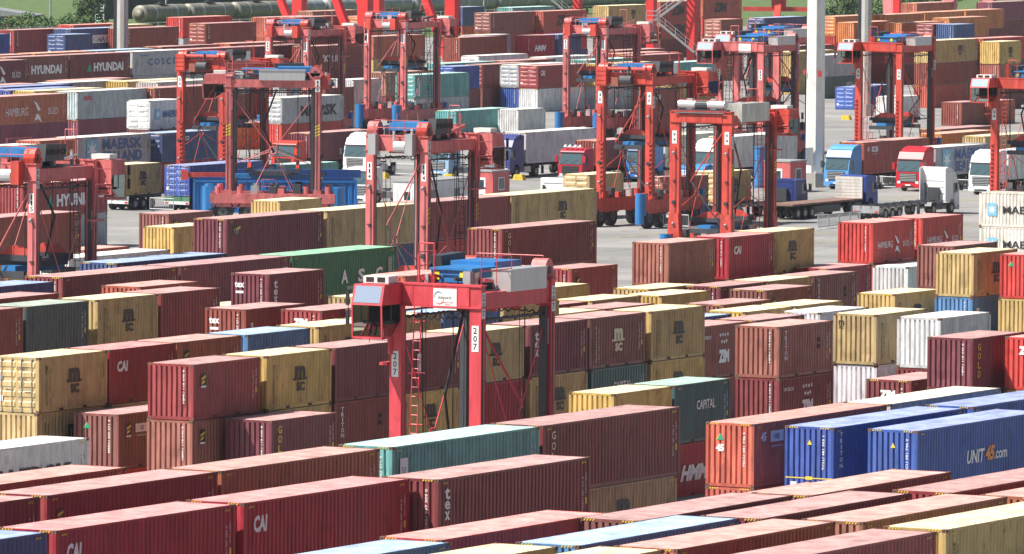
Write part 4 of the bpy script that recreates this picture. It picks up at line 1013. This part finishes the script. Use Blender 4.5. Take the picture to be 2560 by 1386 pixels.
for q in range(3):
    for y in(-1.,1.): part('wheel',wheel(-15+q*1.3,y,.5,.36),[BLACK,WG],fb)
m=MB(); 
for y in(-.5,.42): m.box(-16,-3,y,y+.08,.8,1.15)
m.box(-12,-7,-1.15,-1.1,.4,1.0); part('side_guard',m,DARK,fb)
truck('white truck with empty skeletal chassis seen from behind at the right',*fwd(*(576.91,273.67),2.6),1,WHT,'high',12.5)
truck('white truck cab just right of the long blue open container',*(561.18,320.57),-1,WHT,'mid',None)
# containers and boxes riding on the trailers
def load(label,u,v,dx,L,h,c,logo,door,z=1.24,cat='shipping container',dirn=-1,detail=False):
    # dx: start of box behind the front bumper (toward +u when the truck faces -u)
    o=container(0,0,0,L,h,c,logo,door,detail,X0=W(u+dx,v-CW/2,z)); o['label']=label; o['category']=cat; o['group']='containers riding on trailers'; return o
vt_=[o for o in C.objects if o.get('label','').startswith('red truck with four roof lamps')][0]
m=MB(); m.tube((-.5,-.95,3.32),(-.5,.95,3.32),.035,0,6)
for y in(-.75,-.28,.28,.75): m.tube((-.56,y,3.42),(-.42,y,3.42),.12,0,12)
part('lamp_bar',m,LWHITE,vt_)
load('maroon container on the trailer of the orange red truck',*(602.48,352.11),3.1,40,2.591,'mar','-',False)
load('long white box on the trailer of the dark blue truck',*(610.45,333.81),3.1,45,2.9,'whi','-',False)
load('maroon container on the red truck behind carrier number 40',*(604.97,323.37),3.1,40,2.591,'mar','-',False)
load('white container on the blue truck behind carrier number 40',*(611.40,319.82),3.1,40,2.896,'whr','-',False)
load('pale grey box on the white truck behind carrier number 94',*(613.66,314.30),3.1,45,2.896,'whi','-',False)
load('extra long orange red container on the light blue truck',*(610.20,299.09),3.1,45,2.896,'orr','t45',False)
load('rusty pale grey container with light blue star box on the red truck',*(610.78,292.21),3.1,40,2.591,'gry','maersea',False)
load('white container on the white truck at the right edge',*(608.77,284.10),3.1,40,2.591,'whi','-',False)
load('yellow container with doors facing out between legs of carrier 94',*(559.68,286.44),0,20,2.591,'yel','msc',True,detail=True)
load('maroon container just behind the left leg of carrier number 40',549,285,0,20,2.591,'brn','-',True,detail=True)
load('yellow container with black stacked letters on a trailer at left',*(540.83,332.69),0,20,2.591,'yel','msc',True,detail=True)
load('blue container with doors facing out on a green trailer at left',*(542.99,327.57),0,40,2.591,'blu','-',True,detail=True)
load('yellow container beside the white tractor below red truck',*(551.63,294.27),0,20,2.591,'yel','-',True,z=1.1)
def skel(label,u,v,L):
    t=thing('trailer',label,'trailer',W(u,v),TH); m=MB()
    for y in(-.5,.42): m.box(0,L,y,y+.08,.9,1.22)
    m.box(0,.12,-1.22,1.22,.8,1.2,1); m.box(-.02,.0,-1.2,1.2,.55,.8,2)
    for y in(-1.15,.85): m.box(-.04,-.02,y,y+.3,.6,.75,3)
    fr=part('chassis_frame',m,[DARK,paint('trailer_green',(.08,.22,.12),.5,.6) if 'green' in label else GREY,LWHITE,LRED],t)
    for q in range(3):
        for y in(-1.,1.): part('wheel',wheel(1.2+q*1.32,y,.5,.36),[BLACK,WG],t)
    return t
for lab_,p,L in(('dark three-axle trailer under the yellow container at left',(541.07,332.36),6.5),('trailer with green rear beam under the blue doors container',(542.99,327.57),12.3),('trailer under yellow container between legs of carrier 94',(559.68,286.44),8.),('low trailer under maroon container behind left leg of carrier 40',(547,285),8.)): skel(lab_,p[0]+(2 if 'maroon' in lab_ else 0),p[1],L)
# long blue open-top half-height container seen side-on, and reefers seen side-on (length along the cross road)
def crosswise(label,px_left,L,h,c,logo,z=0.,rotk=math.pi/2,detail=True):
    u,v=px_left
    o=container(0,0,0,L,h,c,'-',False,detail,X0=W(u,v,z),rot=-math.pi/2-(0)); o['label']=label; o['group']='containers standing crosswise'; return o
def reefer(label,u,v,z,c,h=2.896):
    # long flank faces the camera: local x runs along -v, flank y=0 faces -u
    o=container(0,0,0,40,h,c,'-',False,False,X0=W(u,v,z),rot=-math.pi/2); o['label']=label; o['group']='white containers standing crosswise at the right'
    for ch in list(o.children):
        if ch.name.startswith('lettering'): bpy.data.objects.remove(ch)
        elif ch.name.startswith('container_body'):
            for i,mt in enumerate((cmat(c,'end'),cmat(c,'end'))): ch.material_slots[i].material=mt  # sun-facing flank takes the same brightened end colour
    d=Deco(); d.rect(1.07,h*.5,.78,.95,LSKY); d.star(1.07,h*.5,.38,LWHITE,.004); d.text('MAERSK',3.75,h*.5,.58,LBLACK,bold=.02,width=3.6)
    l=link('lettering',d.mb.mesh('lettering',len(d.mats)),d.mats,o); l.location=(0,-.005,0); return o
u_,v_=(516.95,241.33)
reefer('lower white refrigerated container with star box and name, right edge',u_,v_,0,'whr',2.591)
reefer('upper rust-edged white refrigerated container with star box, right edge',u_,v_+.05,2.6,'whr',2.591)
t=thing('flat_rack_container','long bright blue container with ribbed side behind carrier number 116','flat rack container',W(*(541.57,325.16)),TH-math.pi/2-R(61.44-90+0)*0)
t.rotation_euler=(0,0,R(2)); m=MB(); Lb=13.72
for z in(.0,2.55): m.box(0,Lb,.0,.12,z,z+.17); m.box(0,Lb,2.32,2.44,z,z+.17)
m.box(0,.2,0,2.44,0,2.72); m.box(Lb-.2,Lb,0,2.44,0,2.72); m.box(.1,Lb-.1,.05,2.39,.1,.25)
for y in(.06,2.3):
    n=26; p=(Lb-.4)/n; 
    for i in range(n): a=.2+i*p; m.prism([(a,y),(a+p*.5,y-.0),(a+p*.62,y+.10),(a+p*.88,y+.10),(a+p,y),(a+p,y+.06),(a,y+.06)],.17,2.55,0,'z')
part('container_body',m,paint('rack_blue',(.02,.17,.50),.4,.6),t)
m=MB(); m.box(.3,Lb-.3,.3,2.1,2.72,2.95); m.box(3.4,Lb+.3,.9,1.5,2.95,3.6,0); 
for i in range(6): m.tube((4.5+i*1.3,.88,3.25),(4.5+i*1.3,.90,3.25),.12,1,8)
m.box(-.4,3.4,1.0,1.4,2.9,3.3,2); m.box(-1.0,-.4,.9,1.5,2.7,3.5,2)
part('spreader_beam',m,[paint('beam_navy',(.015,.06,.22),.4,.5),BLACK,REDB],t)
q_=(581.22,333.95)
t=container(0,0,0,40,2.591,'teal','-',False,False,X0=W(q_[0]-12.19,q_[1],0)); t['label']='teal container behind the navy lifting beam of the blue rack'; t['group']='containers standing crosswise'
# ---------------------------------------------------------------- rail cranes: legs and braces, tops out of view
CR=paint('crane_red',(.66,.035,.035),.4,.35); CP=paint('crane_faded_pink',(.62,.22,.22),.5,.5)
def crane(label,feet,col,w_=1.45,brace=True,top=46):
    t=thing('gantry_crane',label,'gantry crane',W(*feet[0]),TH); u0,v0=feet[0]
    for i,(u,v) in enumerate(feet):
        x,y=u-u0,v-v0; m=MB(); m.box(x-w_/2,x+w_/2,y-w_/2,y+w_/2,1.2,top); m.box(x-w_/2-1.5,x+w_/2+1.5,y-.6,y+.6,.5,1.5); part('leg',m,col,t)
        m=MB()
        for k in(-1.4,0,1.4): m.tube((x+k,y-.2,.42),(x+k,y+.2,.42),.42,0,12)
        part('rail_wheel',m,DARK,t)
        if brace: m=MB(); m.beam((x-.0,y+w_/2,3),(x-.0,y+14,34),.9,.9); part('brace',m,col,t)
    m=MB(); x1,y1=feet[-1][0]-u0,feet[-1][1]-v0; m.beam((0,0,top),(x1,y1,top),1.6,2.); part('cross_beam',m,col,t); return t
cB=(804.32,458.48); cD=(832.38,461.86); cA=(894.90,520.46); cC=(917.30,520.99)
crane('red gantry crane legs behind carrier number 141',[cB,cD],CR)
crane('farther red gantry crane legs left of carrier number 141',[cA,cC],CR,1.5)
cE=(920.50,491.05);cF=(897.21,467.41);cG=(839.34,431.51)
crane('red gantry crane with zigzag steel stairs at upper right',[cG,cF],CR,1.1,False)
crane('thin red crane leg with grey stairs above carrier number 123',[cE,(cE[0]+60,cE[1]-20)],CR,1.0,False)
for i,(p,nm) in enumerate((((1053.25,507.17),'leftmost'),((1073.76,506.85),'middle'),((1063.85,495.54),'rightmost'))):
    t=thing('crane_leg',f'{nm} of three faded pink crane legs at the upper right edge','crane leg',W(*p),TH,'faded pink crane legs'); m=MB(); m.prism([(-.7,0),(.7,0),(1.3,9),(-1.3,9)],-.7,.7,0,'x'); m.box(-.7,.7,-1.3,1.3,9,30); part('column',m,CP,t)
def stairs(label,u,v,pts):
    t=thing('steel_stairs',label,'stairs',W(u,v),0); m=MB(); r_=MB()
    for i in range(len(pts)-1):
        (x0,z0),(x1,z1)=pts[i],pts[i+1]
        for y in(-.5,.5):
            m.beam((x0,y,z0),(x1,y,z1),.08,.28); 
            for hz in(.55,1.05): r_.tube((x0,y,z0+hz),(x1,y,z1+hz),.035,0,5)
            n=6
            for q in range(n+1): f=q/n; r_.tube((x0+(x1-x0)*f,y,z0+(z1-z0)*f),(x0+(x1-x0)*f,y,z0+(z1-z0)*f+1.05),.03,0,4)
        n=max(2,int(abs(z1-z0)/.3))
        for q in range(n): f=(q+.5)/n; x=x0+(x1-x0)*f; z=z0+(z1-z0)*f; m.box(x-.14,x+.14,-.48,.48,z-.02,z+.02)
        m.box(x1-1.1 if x1<x0 else x1-.3,x1+.3 if x1<x0 else x1+1.3,-.6,.6,z1-.06,z1+.02); xa,xb=(x1-1.1,x1+.3) if x1<x0 else (x1-.3,x1+1.3); rail(r_,[(xa,-.6),(xb,-.6)],z1,1.1,0,.03); rail(r_,[(xa,.6),(xb,.6)],z1,1.1,0,.03)
    part('flight',m,STEEL,t); part('handrail',r_,STEEL,t)
sc_=20.
u1,v1=(839.60,431.20); stairs('grey zigzag steel stairs climbing the red crane leg at upper right',u1-1.,v1,[(3.,2),(-4.6,8.2),(4.0,14.6),(-4.6,20.6),(4,27)])
u1,v1=(919.83,491.82); stairs('grey steel stairs on the thin crane leg above carrier number 123',u1-1,v1,[(3,4),(-2.5,8.6),(3,13.)])
# ---------------------------------------------------------------- masts and lamp posts
CONC=paint('mast_white',(.76,.75,.71),.6,.35); 
def mast(label,u,v,r0,r1,h,mat,n=8,base=True,two=False):
    t=thing('light_mast',label,'mast',W(u,v)); m=MB(); m.tube((0,0,0),(0,0,h),r0,0,n,r1); 
    if two: m.box(-r0-.3,-r0+.1,-.2,.2,0,h,1)
    part('pole',m,[mat,DARK],t)
    if base: m=MB(); m.tube((0,0,0),(0,0,1.3),r0*1.5,0,8,r0*1.5); part('base',m,paint('concrete',(.42,.41,.38),.8,.8),t)
    return t
wm=mast('tall white eight-sided mast in front of the container stacks at right',*(613.06,302.63),.86,.70,40,CONC)
m=MB(); m.box(-.9,-.2,-.98,-.9,2.0,3.6); m.box(.95,1.9,-1.1,.2,0,3.0); part('switch_box',m,GREY,wm)
q=MB(); q.tube((-1.0,-.3,10.2),(-1.0,-.3,10.6),.12); q.box(.2,.5,-1.,-.85,10.0,10.5); part('warning_lamp',q,LRED,wm)
d=Deco(); d.text('2',0,0,.75,LBLACK,bold=.01); o=link('number',d.mb.mesh('n',1),[LBLACK],wm); o.location=(-.15,-.80,24.55)
mast('grey mast with a dark cable duct at the upper left',*(713.36,437.47),.66,.60,40,paint('mast_grey',(.45,.44,.42),.6,.4),10,True,True)
mast('grey mast with a dark cable duct behind carrier number 38',*(765.96,371.87),.62,.56,40,paint('mast_grey',(.45,.44,.42),.6,.4),10,True,True)
for i,(px_,lb) in enumerate((((1005.18,629.60),'slim pale lamp post before the dark tree at the upper left'),((1025.85,633.86),'slim post beside the white frame at upper left'),((1013.86,613.75),'slim pale lamp post before the tank wagons, second from left'),((1050.11,614.70),'slim grey lamp post before the tank wagons'),((1095.03,601.64),'slim grey post by the tank wagons at upper centre'))):
    mast(lb,*px_,.16 if i!=1 else .13,.12,22,STEEL if i!=1 else LGREEN,8,False)
# ---------------------------------------------------------------- tank wagons
TK=paint('tank_grey_green',(.25,.24,.19),.5,.9); TK2=paint('tank_grey',(.33,.34,.34),.4,.8)
def tank(label,u,v,mat):
    t=thing('tank_wagon',label,'tank wagon',W(u,v),TH,'tank wagons standing in a train'); m=MB(); L=13.4; r=1.38
    m.tube((.5,0,2.7),(L-.5,0,2.7),r,0,28,cap=False)
    for x,s in((.5,-1),(L-.5,1)): m.tube((x,0,2.7),(x+s*.28,0,2.7),r,0,28,r*.72,False); m.tube((x+s*.28,0,2.7),(x+s*.42,0,2.7),r*.72,0,28,.1)
    k=part('tank',m,mat,t,True); m=MB()
    for x in(3.6,9.8): m.tube((x-.12,0,2.7),(x+.12,0,2.7),r+.03,0,28)
    part('tank_strap',m,ALU,k); m=MB(); m.box(0,L,-1.2,1.2,.95,1.2); m.tube((6.7,0,4.1),(6.7,0,4.5),.4); m.box(5.5,8,-.6,.6,4.2,4.26); part('frame',m,DARK,t)
    for x in(1.8,3.6,9.8,11.6): m=MB(); [m.tube((x,y-.08,.46),(x,y+.08,.46),.46,0,14) for y in(-.75,.75)]; part('wheelset',m,DARK,t)
    return t
ut,vt=(995.68,607.77); ORDN=['nearest','second','third','fourth','fifth','sixth','seventh','eighth','ninth','tenth','eleventh','twelfth']
for i in range(12): tank(f'{"dark olive" if i<3 else "dull grey"} tank wagon, {ORDN[i]} from the left end of the train',ut+i*14.2,vt,TK if i<3 else TK2)
# ---------------------------------------------------------------- office boxes, barriers, blocks, people
def cabin(label,u,v,L,w_,h,col,rot=0,cat='site cabin'):
    t=thing('site_cabin',label,cat,W(u,v),TH+rot); m=MB(); m.box(0,L,0,w_,.1,h); m.box(-.05,L+.05,-.05,w_+.05,h,h+.12,1); part('wall',m,[paint('cabin_'+col[0],col[1],.5,.5),GREY],t)
    for x in ([L*.5] if L<4 else [L*.25,L*.7]):
        m=MB(); m.box(x-.55,x+.55,-.03,0,1.0,2.1,0); m.box(x-.47,x+.47,-.04,-.03,1.08,2.02,1); part('window',m,[LWHITE,GLASSB],t)
    m=MB(); m.box(-.03,0,w_*.3,w_*.3+.9,.1,2.1,0); m.box(-.04,-.03,w_*.3+.15,w_*.3+.75,1.2,1.9,1); part('door',m,[LWHITE,GLASS],t)
    return t
WB=('white',(.72,.74,.76)); RB=('red',(.55,.12,.12))
cabin('long white office cabin behind carrier number 114',*(549.50,307.86),9,2.6,2.7,WB)
cabin('small red booth with white windows right of carrier number 114',*(571.70,313.12),3,2.4,2.6,RB)
cabin('small red and white booth beside the white mast',*(602.42,299.82),3.2,2.6,2.7,RB)
m=MB(); m.box(-.03,0,-.6,.6,0,1.3,0)
def barrier(label,u,v,n,ang):
    t=thing('crowd_barrier',label,'barrier',W(u,v),TH+ang,'steel crowd barriers'); m=MB()
    for i in range(n):
        x=i*2.4; m.tube((x,0,.15),(x,0,1.1),.04); m.tube((x+2.3,0,.15),(x+2.3,0,1.1),.04); m.tube((x,0,1.1),(x+2.3,0,1.1),.04); m.tube((x,0,.2),(x+2.3,0,.2),.04)
        for q in range(1,14): m.tube((x+q*.165,0,.2),(x+q*.165,0,1.1),.018,0,4)
        m.box(x+.2,x+.26,-.35,.35,0,.05); m.box(x+2.,x+2.06,-.35,.35,0,.05)
    part('barred_panel',m,STEEL,t)
barrier('steel barriers between light blue and red trucks at right',*(613.83,296.66),2,-math.pi/2)
barrier('steel barriers between the red and white trucks at right',*(612.62,288.54),2,-math.pi/2)
barrier('row of steel barriers before the empty flatbed truck',*(548.60,270.48),4,R(5))
barrier('steel barriers beside the tractor left of carrier 114',*(608.84,343.68),2,-math.pi/2)
barrier('steel barrier right of the yellow container trailer at left',*(541.65,329.38),1,-math.pi/2)
barrier('steel barrier at right foot of carrier number 40',*(543.85,282.11),1,-math.pi/2)
YB=paint('block_yellow',(.72,.52,.05),.6,.6)
for lb,p in(('yellow concrete block left of carrier number 114',(603.75,342.70)),('yellow concrete block by the pale blue tractor',(605.40,336.69)),('yellow concrete block below the long white trailer',(608.61,331.14)),('low yellow block in the yard behind the white mast',(753.98,368.91))):
    m=MB(); m.prism([(-.0,0),(1.1,0),(.95,.5),(.15,.5)],-.3,.3); m.box(.2,.3,-.32,.32,.2,.3); m.box(.8,.9,-.32,.32,.2,.3); single('concrete_block',m,YB,lb,'concrete block',W(*p),TH-math.pi/2,'yellow concrete blocks')
for lb,p in(('blue column with rusty base right of the light blue truck',(628.21,302.52)),('blue post beside the office stack right of carrier 94',(608.67,306.03))):
    m=MB(); m.tube((0,0,0),(0,0,3.6),.55,0,16); m.tube((0,0,3.6),(0,0,3.7),.6,0,16); single('steel_column',m,paint('column_blue',(.05,.22,.50),.5,.9,rust=.8),lb,'column',W(*p))
SKIN=flat('skin',(.45,.26,.18),.5); VEST=flat('vest_orange',(.85,.18,.03),.6); NAVY=flat('trousers_navy',(.03,.04,.08),.8); HAIR=flat('hair_dark',(.03,.02,.015),.8)
def person(label,loc,rz,sit=False,parent=None):
    t=thing('person',label,'person',loc,rz)
    hip=.92 if not sit else .5
    if not sit: J={'p':(0,0,hip),'ch':(0,0,1.32),'ne':(0,0,1.5),'he':(.02,0,1.66),'hl':(0,.1,.88),'kl':(.03,.11,.48),'al':(-.02,.12,.08),'tl':(.16,.12,.05),'hr':(0,-.1,.88),'kr':(.0,-.11,.48),'ar':(-.1,-.12,.08),'tr':(.07,-.12,.05),'sl':(0,.2,1.40),'el':(.0,.27,1.13),'wl':(.12,.25,.9),'sr':(0,-.2,1.40),'er':(-.03,-.27,1.13),'wr':(.1,-.27,.9)}
    else: J={'p':(0,0,.5),'ch':(.02,0,.92),'ne':(.06,0,1.1),'he':(.10,0,1.26),'hl':(.05,.1,.5),'kl':(.48,.13,.52),'al':(.55,.13,.1),'tl':(.72,.13,.07),'hr':(.05,-.1,.5),'kr':(.48,-.13,.52),'ar':(.55,-.13,.1),'tr':(.72,-.13,.07),'sl':(.03,.2,1.0),'el':(.12,.28,.75),'wl':(.4,.22,.72),'sr':(.03,-.2,1.0),'er':(.12,-.28,.75),'wr':(.4,-.22,.72)}
    E_=[('p','ch'),('ch','ne'),('ne','he'),('p','hl'),('hl','kl'),('kl','al'),('al','tl'),('p','hr'),('hr','kr'),('kr','ar'),('ar','tr'),('ch','sl'),('sl','el'),('el','wl'),('ch','sr'),('sr','er'),('er','wr')]
    rad={'p':.15,'ch':.15,'ne':.06,'he':.10,'hl':.10,'kl':.065,'al':.045,'tl':.04,'hr':.10,'kr':.065,'ar':.045,'tr':.04,'sl':.07,'el':.05,'wl':.035,'sr':.07,'er':.05,'wr':.035}
    ks=list(J); me=bpy.data.meshes.new('b'); me.from_pydata([J[k] for k in ks],[(ks.index(a),ks.index(b_)) for a,b_ in E_],[])
    o=bpy.data.objects.new('body_tmp',me); C.objects.link(o); md=o.modifiers.new('s','SKIN'); 
    for i,k in enumerate(ks): o.data.skin_vertices[0].data[i].radius=(rad[k],rad[k]*(.75 if k in('p','ch') else 1)); 
    o.data.skin_vertices[0].data[0].use_root=True; md2=o.modifiers.new('u','SUBSURF'); md2.levels=1; md2.render_levels=1
    dg=bpy.context.evaluated_depsgraph_get(); ev=o.evaluated_get(dg); nm=bpy.data.meshes.new_from_object(ev); bpy.data.objects.remove(o)
    while len(nm.materials)<3: nm.materials.append(None)
    cz=J['ch'][2]
    for p_ in nm.polygons:
        c=p_.center; p_.use_smooth=True
        p_.material_index=0 if (c.z>J['ne'][2]-.02 or (abs(c.y)>.18 and c.z<J['wl'][2]+.04 and c.z>J['wl'][2]-.1)) else (1 if c.z>J['p'][2]+.02 and (not sit or c.x<.5) else 2)
    link('body',nm,[SKIN,VEST,NAVY],t)
    m=MB(); h=J['he']; 
    import itertools
    for i in range(6):
        a0,a1=2*math.pi*i/6,2*math.pi*(i+1)/6; m.face([(h[0]-.01,h[1],h[2]+.13),(h[0]-.01+.105*math.cos(a0),.1*math.sin(a0),h[2]+.05),(h[0]-.01+.105*math.cos(a1),.1*math.sin(a1),h[2]+.05)])
    part('hair',m,HAIR,t); return t
person('worker in orange vest standing at the orange red truck',W(*(628.63,365.98)),TH+math.pi)
person('worker in orange vest standing by the red booth and mast',W(*(627.52,313.74)),TH+math.pi)
u0,v0=282.4,155.6
p0=W(u0-4.42*.89,v0+2.6*.9,9.5*1.16); person('driver in orange vest seated in cab of carrier number 207',p0,TH+math.pi,True)
# reach stacker at the top right
t=thing('reach_stacker','red reach stacker with folded arm behind the dark blue container, upper right','reach stacker',W(*(939.06,469.73)),TH+.4); m=MB(); m.box(-4,4,-1.6,1.6,1.2,2.6); m.box(-4.4,-3,-1.6,1.6,1,3.2); part('body',m,REDB,t)
m=MB(); m.beam((-3,0,3.5),(5.5,0,8.5),.9,.9); m.beam((-1,.8,2.6),(2,.8,6),.3,.3,1); m.beam((-1,-.8,2.6),(2,-.8,6),.3,.3,1); part('arm',m,[REDB,DARK],t)
m=MB(); m.box(4.9,5.7,-5,5,6.6,7.2); m.box(4.6,6,-1,1,7.2,8.2); part('spreader',m,[REDB],t); m=MB(); m.box(-1.5,.3,-.8,.8,2.6,4.4); part('cab',m,GLASS,t)
for x in(-3,2.8):
    for y in(-1.7,1.7): part('wheel',wheel(x,y,.85,.6),[BLACK,WG],t)
# ---------------------------------------------------------------- background: building, wall, trees, cars
def leafmat(n,c1,c2): return grass_mat(n,c1,c2,1.5)
LEAF=[leafmat('foliage_dark',(.03,.06,.02),(.08,.13,.04)),leafmat('foliage_mid',(.05,.10,.03),(.12,.20,.06))]
def tree(label,u,v,h,r,mat,seed,n=1500,name='tree',trunk=True,group=None):
    rg=random.Random(seed); t=thing(name,label,'tree' if trunk else 'bush',W(u,v),0,group); 
    if trunk:
        m=MB(); m.tube((0,0,0),(.1,.1,h*.5),.22,0,8,.14)
        for k in range(5): a=k*1.3; m.tube((.1,.1,h*.4),(r*.5*math.cos(a),r*.5*math.sin(a),h*.7),.1,0,6,.04)
        part('trunk',m,paint('bark',(.10,.07,.05),.9,.8),t)
    m=MB(); cl=[]
    for k in range(20): a=rg.uniform(0,6.28); q=rg.uniform(0,.75)*r; cl.append((q*math.cos(a),q*math.sin(a),rg.uniform(.3 if trunk else .15,.95)*h,rg.uniform(.16,.42)*r))
    for i in range(n):
        cx,cy,cz,cr=rg.choice(cl); d=Vector((rg.gauss(0,1),rg.gauss(0,1),rg.gauss(0,1))).normalized()*cr*rg.uniform(.75,1.05); c=Vector((cx,cy,cz))+d
        if c.z<.1: c.z=.1
        s=rg.uniform(.10,.24)*(r/3)**.5; a=Vector((rg.uniform(-1,1),rg.uniform(-1,1),rg.uniform(-1,1))).normalized(); b_=a.cross(d).normalized() if a.cross(d).length>.01 else Vector((1,0,0))
        m.face([c+a*s,c+b_*s*.8,c-a*s,c-b_*s*.8])
    part('crown',m,mat,t); return t
tr=(986.79,617.42); tree('dark round tree behind the slim lamp post at upper left',tr[0]+10,tr[1],5.4,3.6,LEAF[0],1,2200)
for i,(p,h,r) in enumerate((((969.16,611.73),2.9,3.2),((963.52,605.69),2.6,2.6),((981.35,610.79),3.0,2.8),((986.48,611.47),2.2,2.2),((962.66,600.56),2.2,2.6),((960.85,608.61),2.4,2.4),((957.14,600.62),2.0,2.6))):
    tree(['green bush left of the dark tree','low green bush below the dark tree','green bush right of the dark tree','small green bush before the pale field','pale green bush below the dark tree on the right','green bush beside the grey shed','low pale bush in front of the dark tree'][i]+', upper left',p[0],p[1],h,r,LEAF[1],10+i,1600,'bush',False,'bushes at the upper left')
for i in range(10):
    p=(1150+i*22,560-i*27); 
p_=(1119.48,687.00); 
# dark hedge wall far behind the wagons
single('hedge',(lambda m:[m.box(0,260,-1.5,1.5,0,6.5),m][1])(MB()),grass_mat('hedge_dark',(.02,.045,.04),(.045,.075,.07),.5),'long dark clipped hedge behind the tank wagons','hedge',W(*(1054.51,651.42)),TH)
single('fence',(lambda m:[[m.tube((x,0,0),(x,0,2.4),.06) for x in range(0,160,3)],[m.tube((0,0,z),(160,0,z),.03) for z in(.3,1.2,2.3)],m][2])(MB()),STEEL,'wire fence along the back of the container yard','fence',W(*(929.91,589.69)),TH)
t=thing('shed','low grey-roofed shed with red and blue walls at the upper left corner','shed',W(*(981.10,623.60)),TH-math.pi/2+R(20)); m=MB(); m.box(-8,5,0,6,0,2.4,0); m.box(1,5,-.05,0,0,2.4,1); part('wall',m,[paint('shed_blue',(.12,.17,.24),.6,.6),LRED],t); m=MB(); m.prism([(-8.5,2.4),(5.5,2.4),(5.5,2.6),(-1.5,3.6),(-8.5,2.6)],-.5,6.5); part('roof',m,paint('shed_roof',(.28,.30,.31),.7,.6),t)
t=thing('scaffold_screen','white scaffold-like screen beside the dark hedge, upper left','frame',W(*(1013.03,627.70)),0); m=MB()
for z in [i*.5 for i in range(8)]: m.tube((0,0,z),(2.6,0,z),.05,0,4)
for x in(0,1.3,2.6): m.tube((x,0,0),(x,0,3.6),.07)
part('tube_grid',m,LWHITE,t)
def car(label,u,v,col,rz):
    t=thing('parked_car',label,'car',W(u,v),rz,'cars parked at the upper right'); P=paint('car_'+'_'.join(str(int(c*100)) for c in col),col,.2,.1,.6)
    m=MB(); m.prism([(-2.1,.3),(2.1,.3),(2.15,.75),(1.2,.9),(-1.9,.95),(-2.15,.8)],-.85,.85); m.prism([(-1.9,.9),(1.1,.9),(.35,1.42),(-1.2,1.42)],-.75,.75); part('body',m,P,t)
    m=MB()
    for y in(-.755,.755): m.face([(-1.6,y,.95),(.85,y,.95),(.3,y,1.36),(-1.15,y,1.36)])
    m.face([(.42,-.68,1.38),(.42,.68,1.38),(1.06,.68,.97),(1.06,-.68,.97)]); part('window',m,GLASS,t)
    for x in(-1.35,1.35):
        for y in(-.78,.78): part('wheel',wheel(x,y,.32,.2),[BLACK,WG],t)
cc=[(.7,.72,.74),(.05,.06,.08),(.35,.38,.4),(.6,.62,.64),(.08,.12,.25),(.7,.7,.7),(.2,.2,.22),(.75,.75,.75)]
cn=['white','black','grey','silver','dark blue','pale grey','charcoal','bright white']
for i,x_ in enumerate(((1140.46,546.53),(1146.94,546.82),(1150.74,546.40),(1129.68,529.85),(1133.37,529.40),(1119.77,526.64),(1146.30,533.24),(1152.90,533.37))): car(f'{cn[i]} car parked at the upper right',*x_,cc[i],TH-.3)
for i,(p,h,r) in enumerate((((1110.21,543.73),4.5,5),((1135.56,551.71),4.0,5),((1154.84,556.57),4.5,5),((1180.14,563.42),4.5,6),((1192.67,565.56),4.5,6),((1151.63,623.27),3,5),((1117.73,650.73),5,6),((1105.83,655.57),5,6),((1148.81,641.50),4,6))):
    tree(['green bush right of the white mast, top edge','green bush left of the parked cars','bush behind the first parked cars','bush behind the silver car','bush behind middle pink crane leg','bush above the wagons, upper centre','bush behind wagons left of red crane','bush behind the wagons at upper left','bush between the red crane legs'][i],p[0],p[1],h,r,LEAF[i%2],40+i,1600,'bush',False,'bushes along the top edge')

# ---------------------------------------------------------------- thin summer haze
m=MB(); m.box(-700,700,-60,1700,-1,60); o=single('haze',m,None,None,None,kind='stuff'); o['label']='thin pale summer haze over the whole yard'; o['category']='haze'
hm=bpy.data.materials.new('haze'); hm.use_nodes=True; t=hm.node_tree; t.nodes.clear(); out=nd(t,'ShaderNodeOutputMaterial'); pv=nd(t,'ShaderNodeVolumePrincipled')
pv.inputs['Color'].default_value=(.82,.88,1,1); pv.inputs['Density'].default_value=.00004; t.links.new(pv.outputs[0],out.inputs['Volume']); o.material_slots[0].material=hm
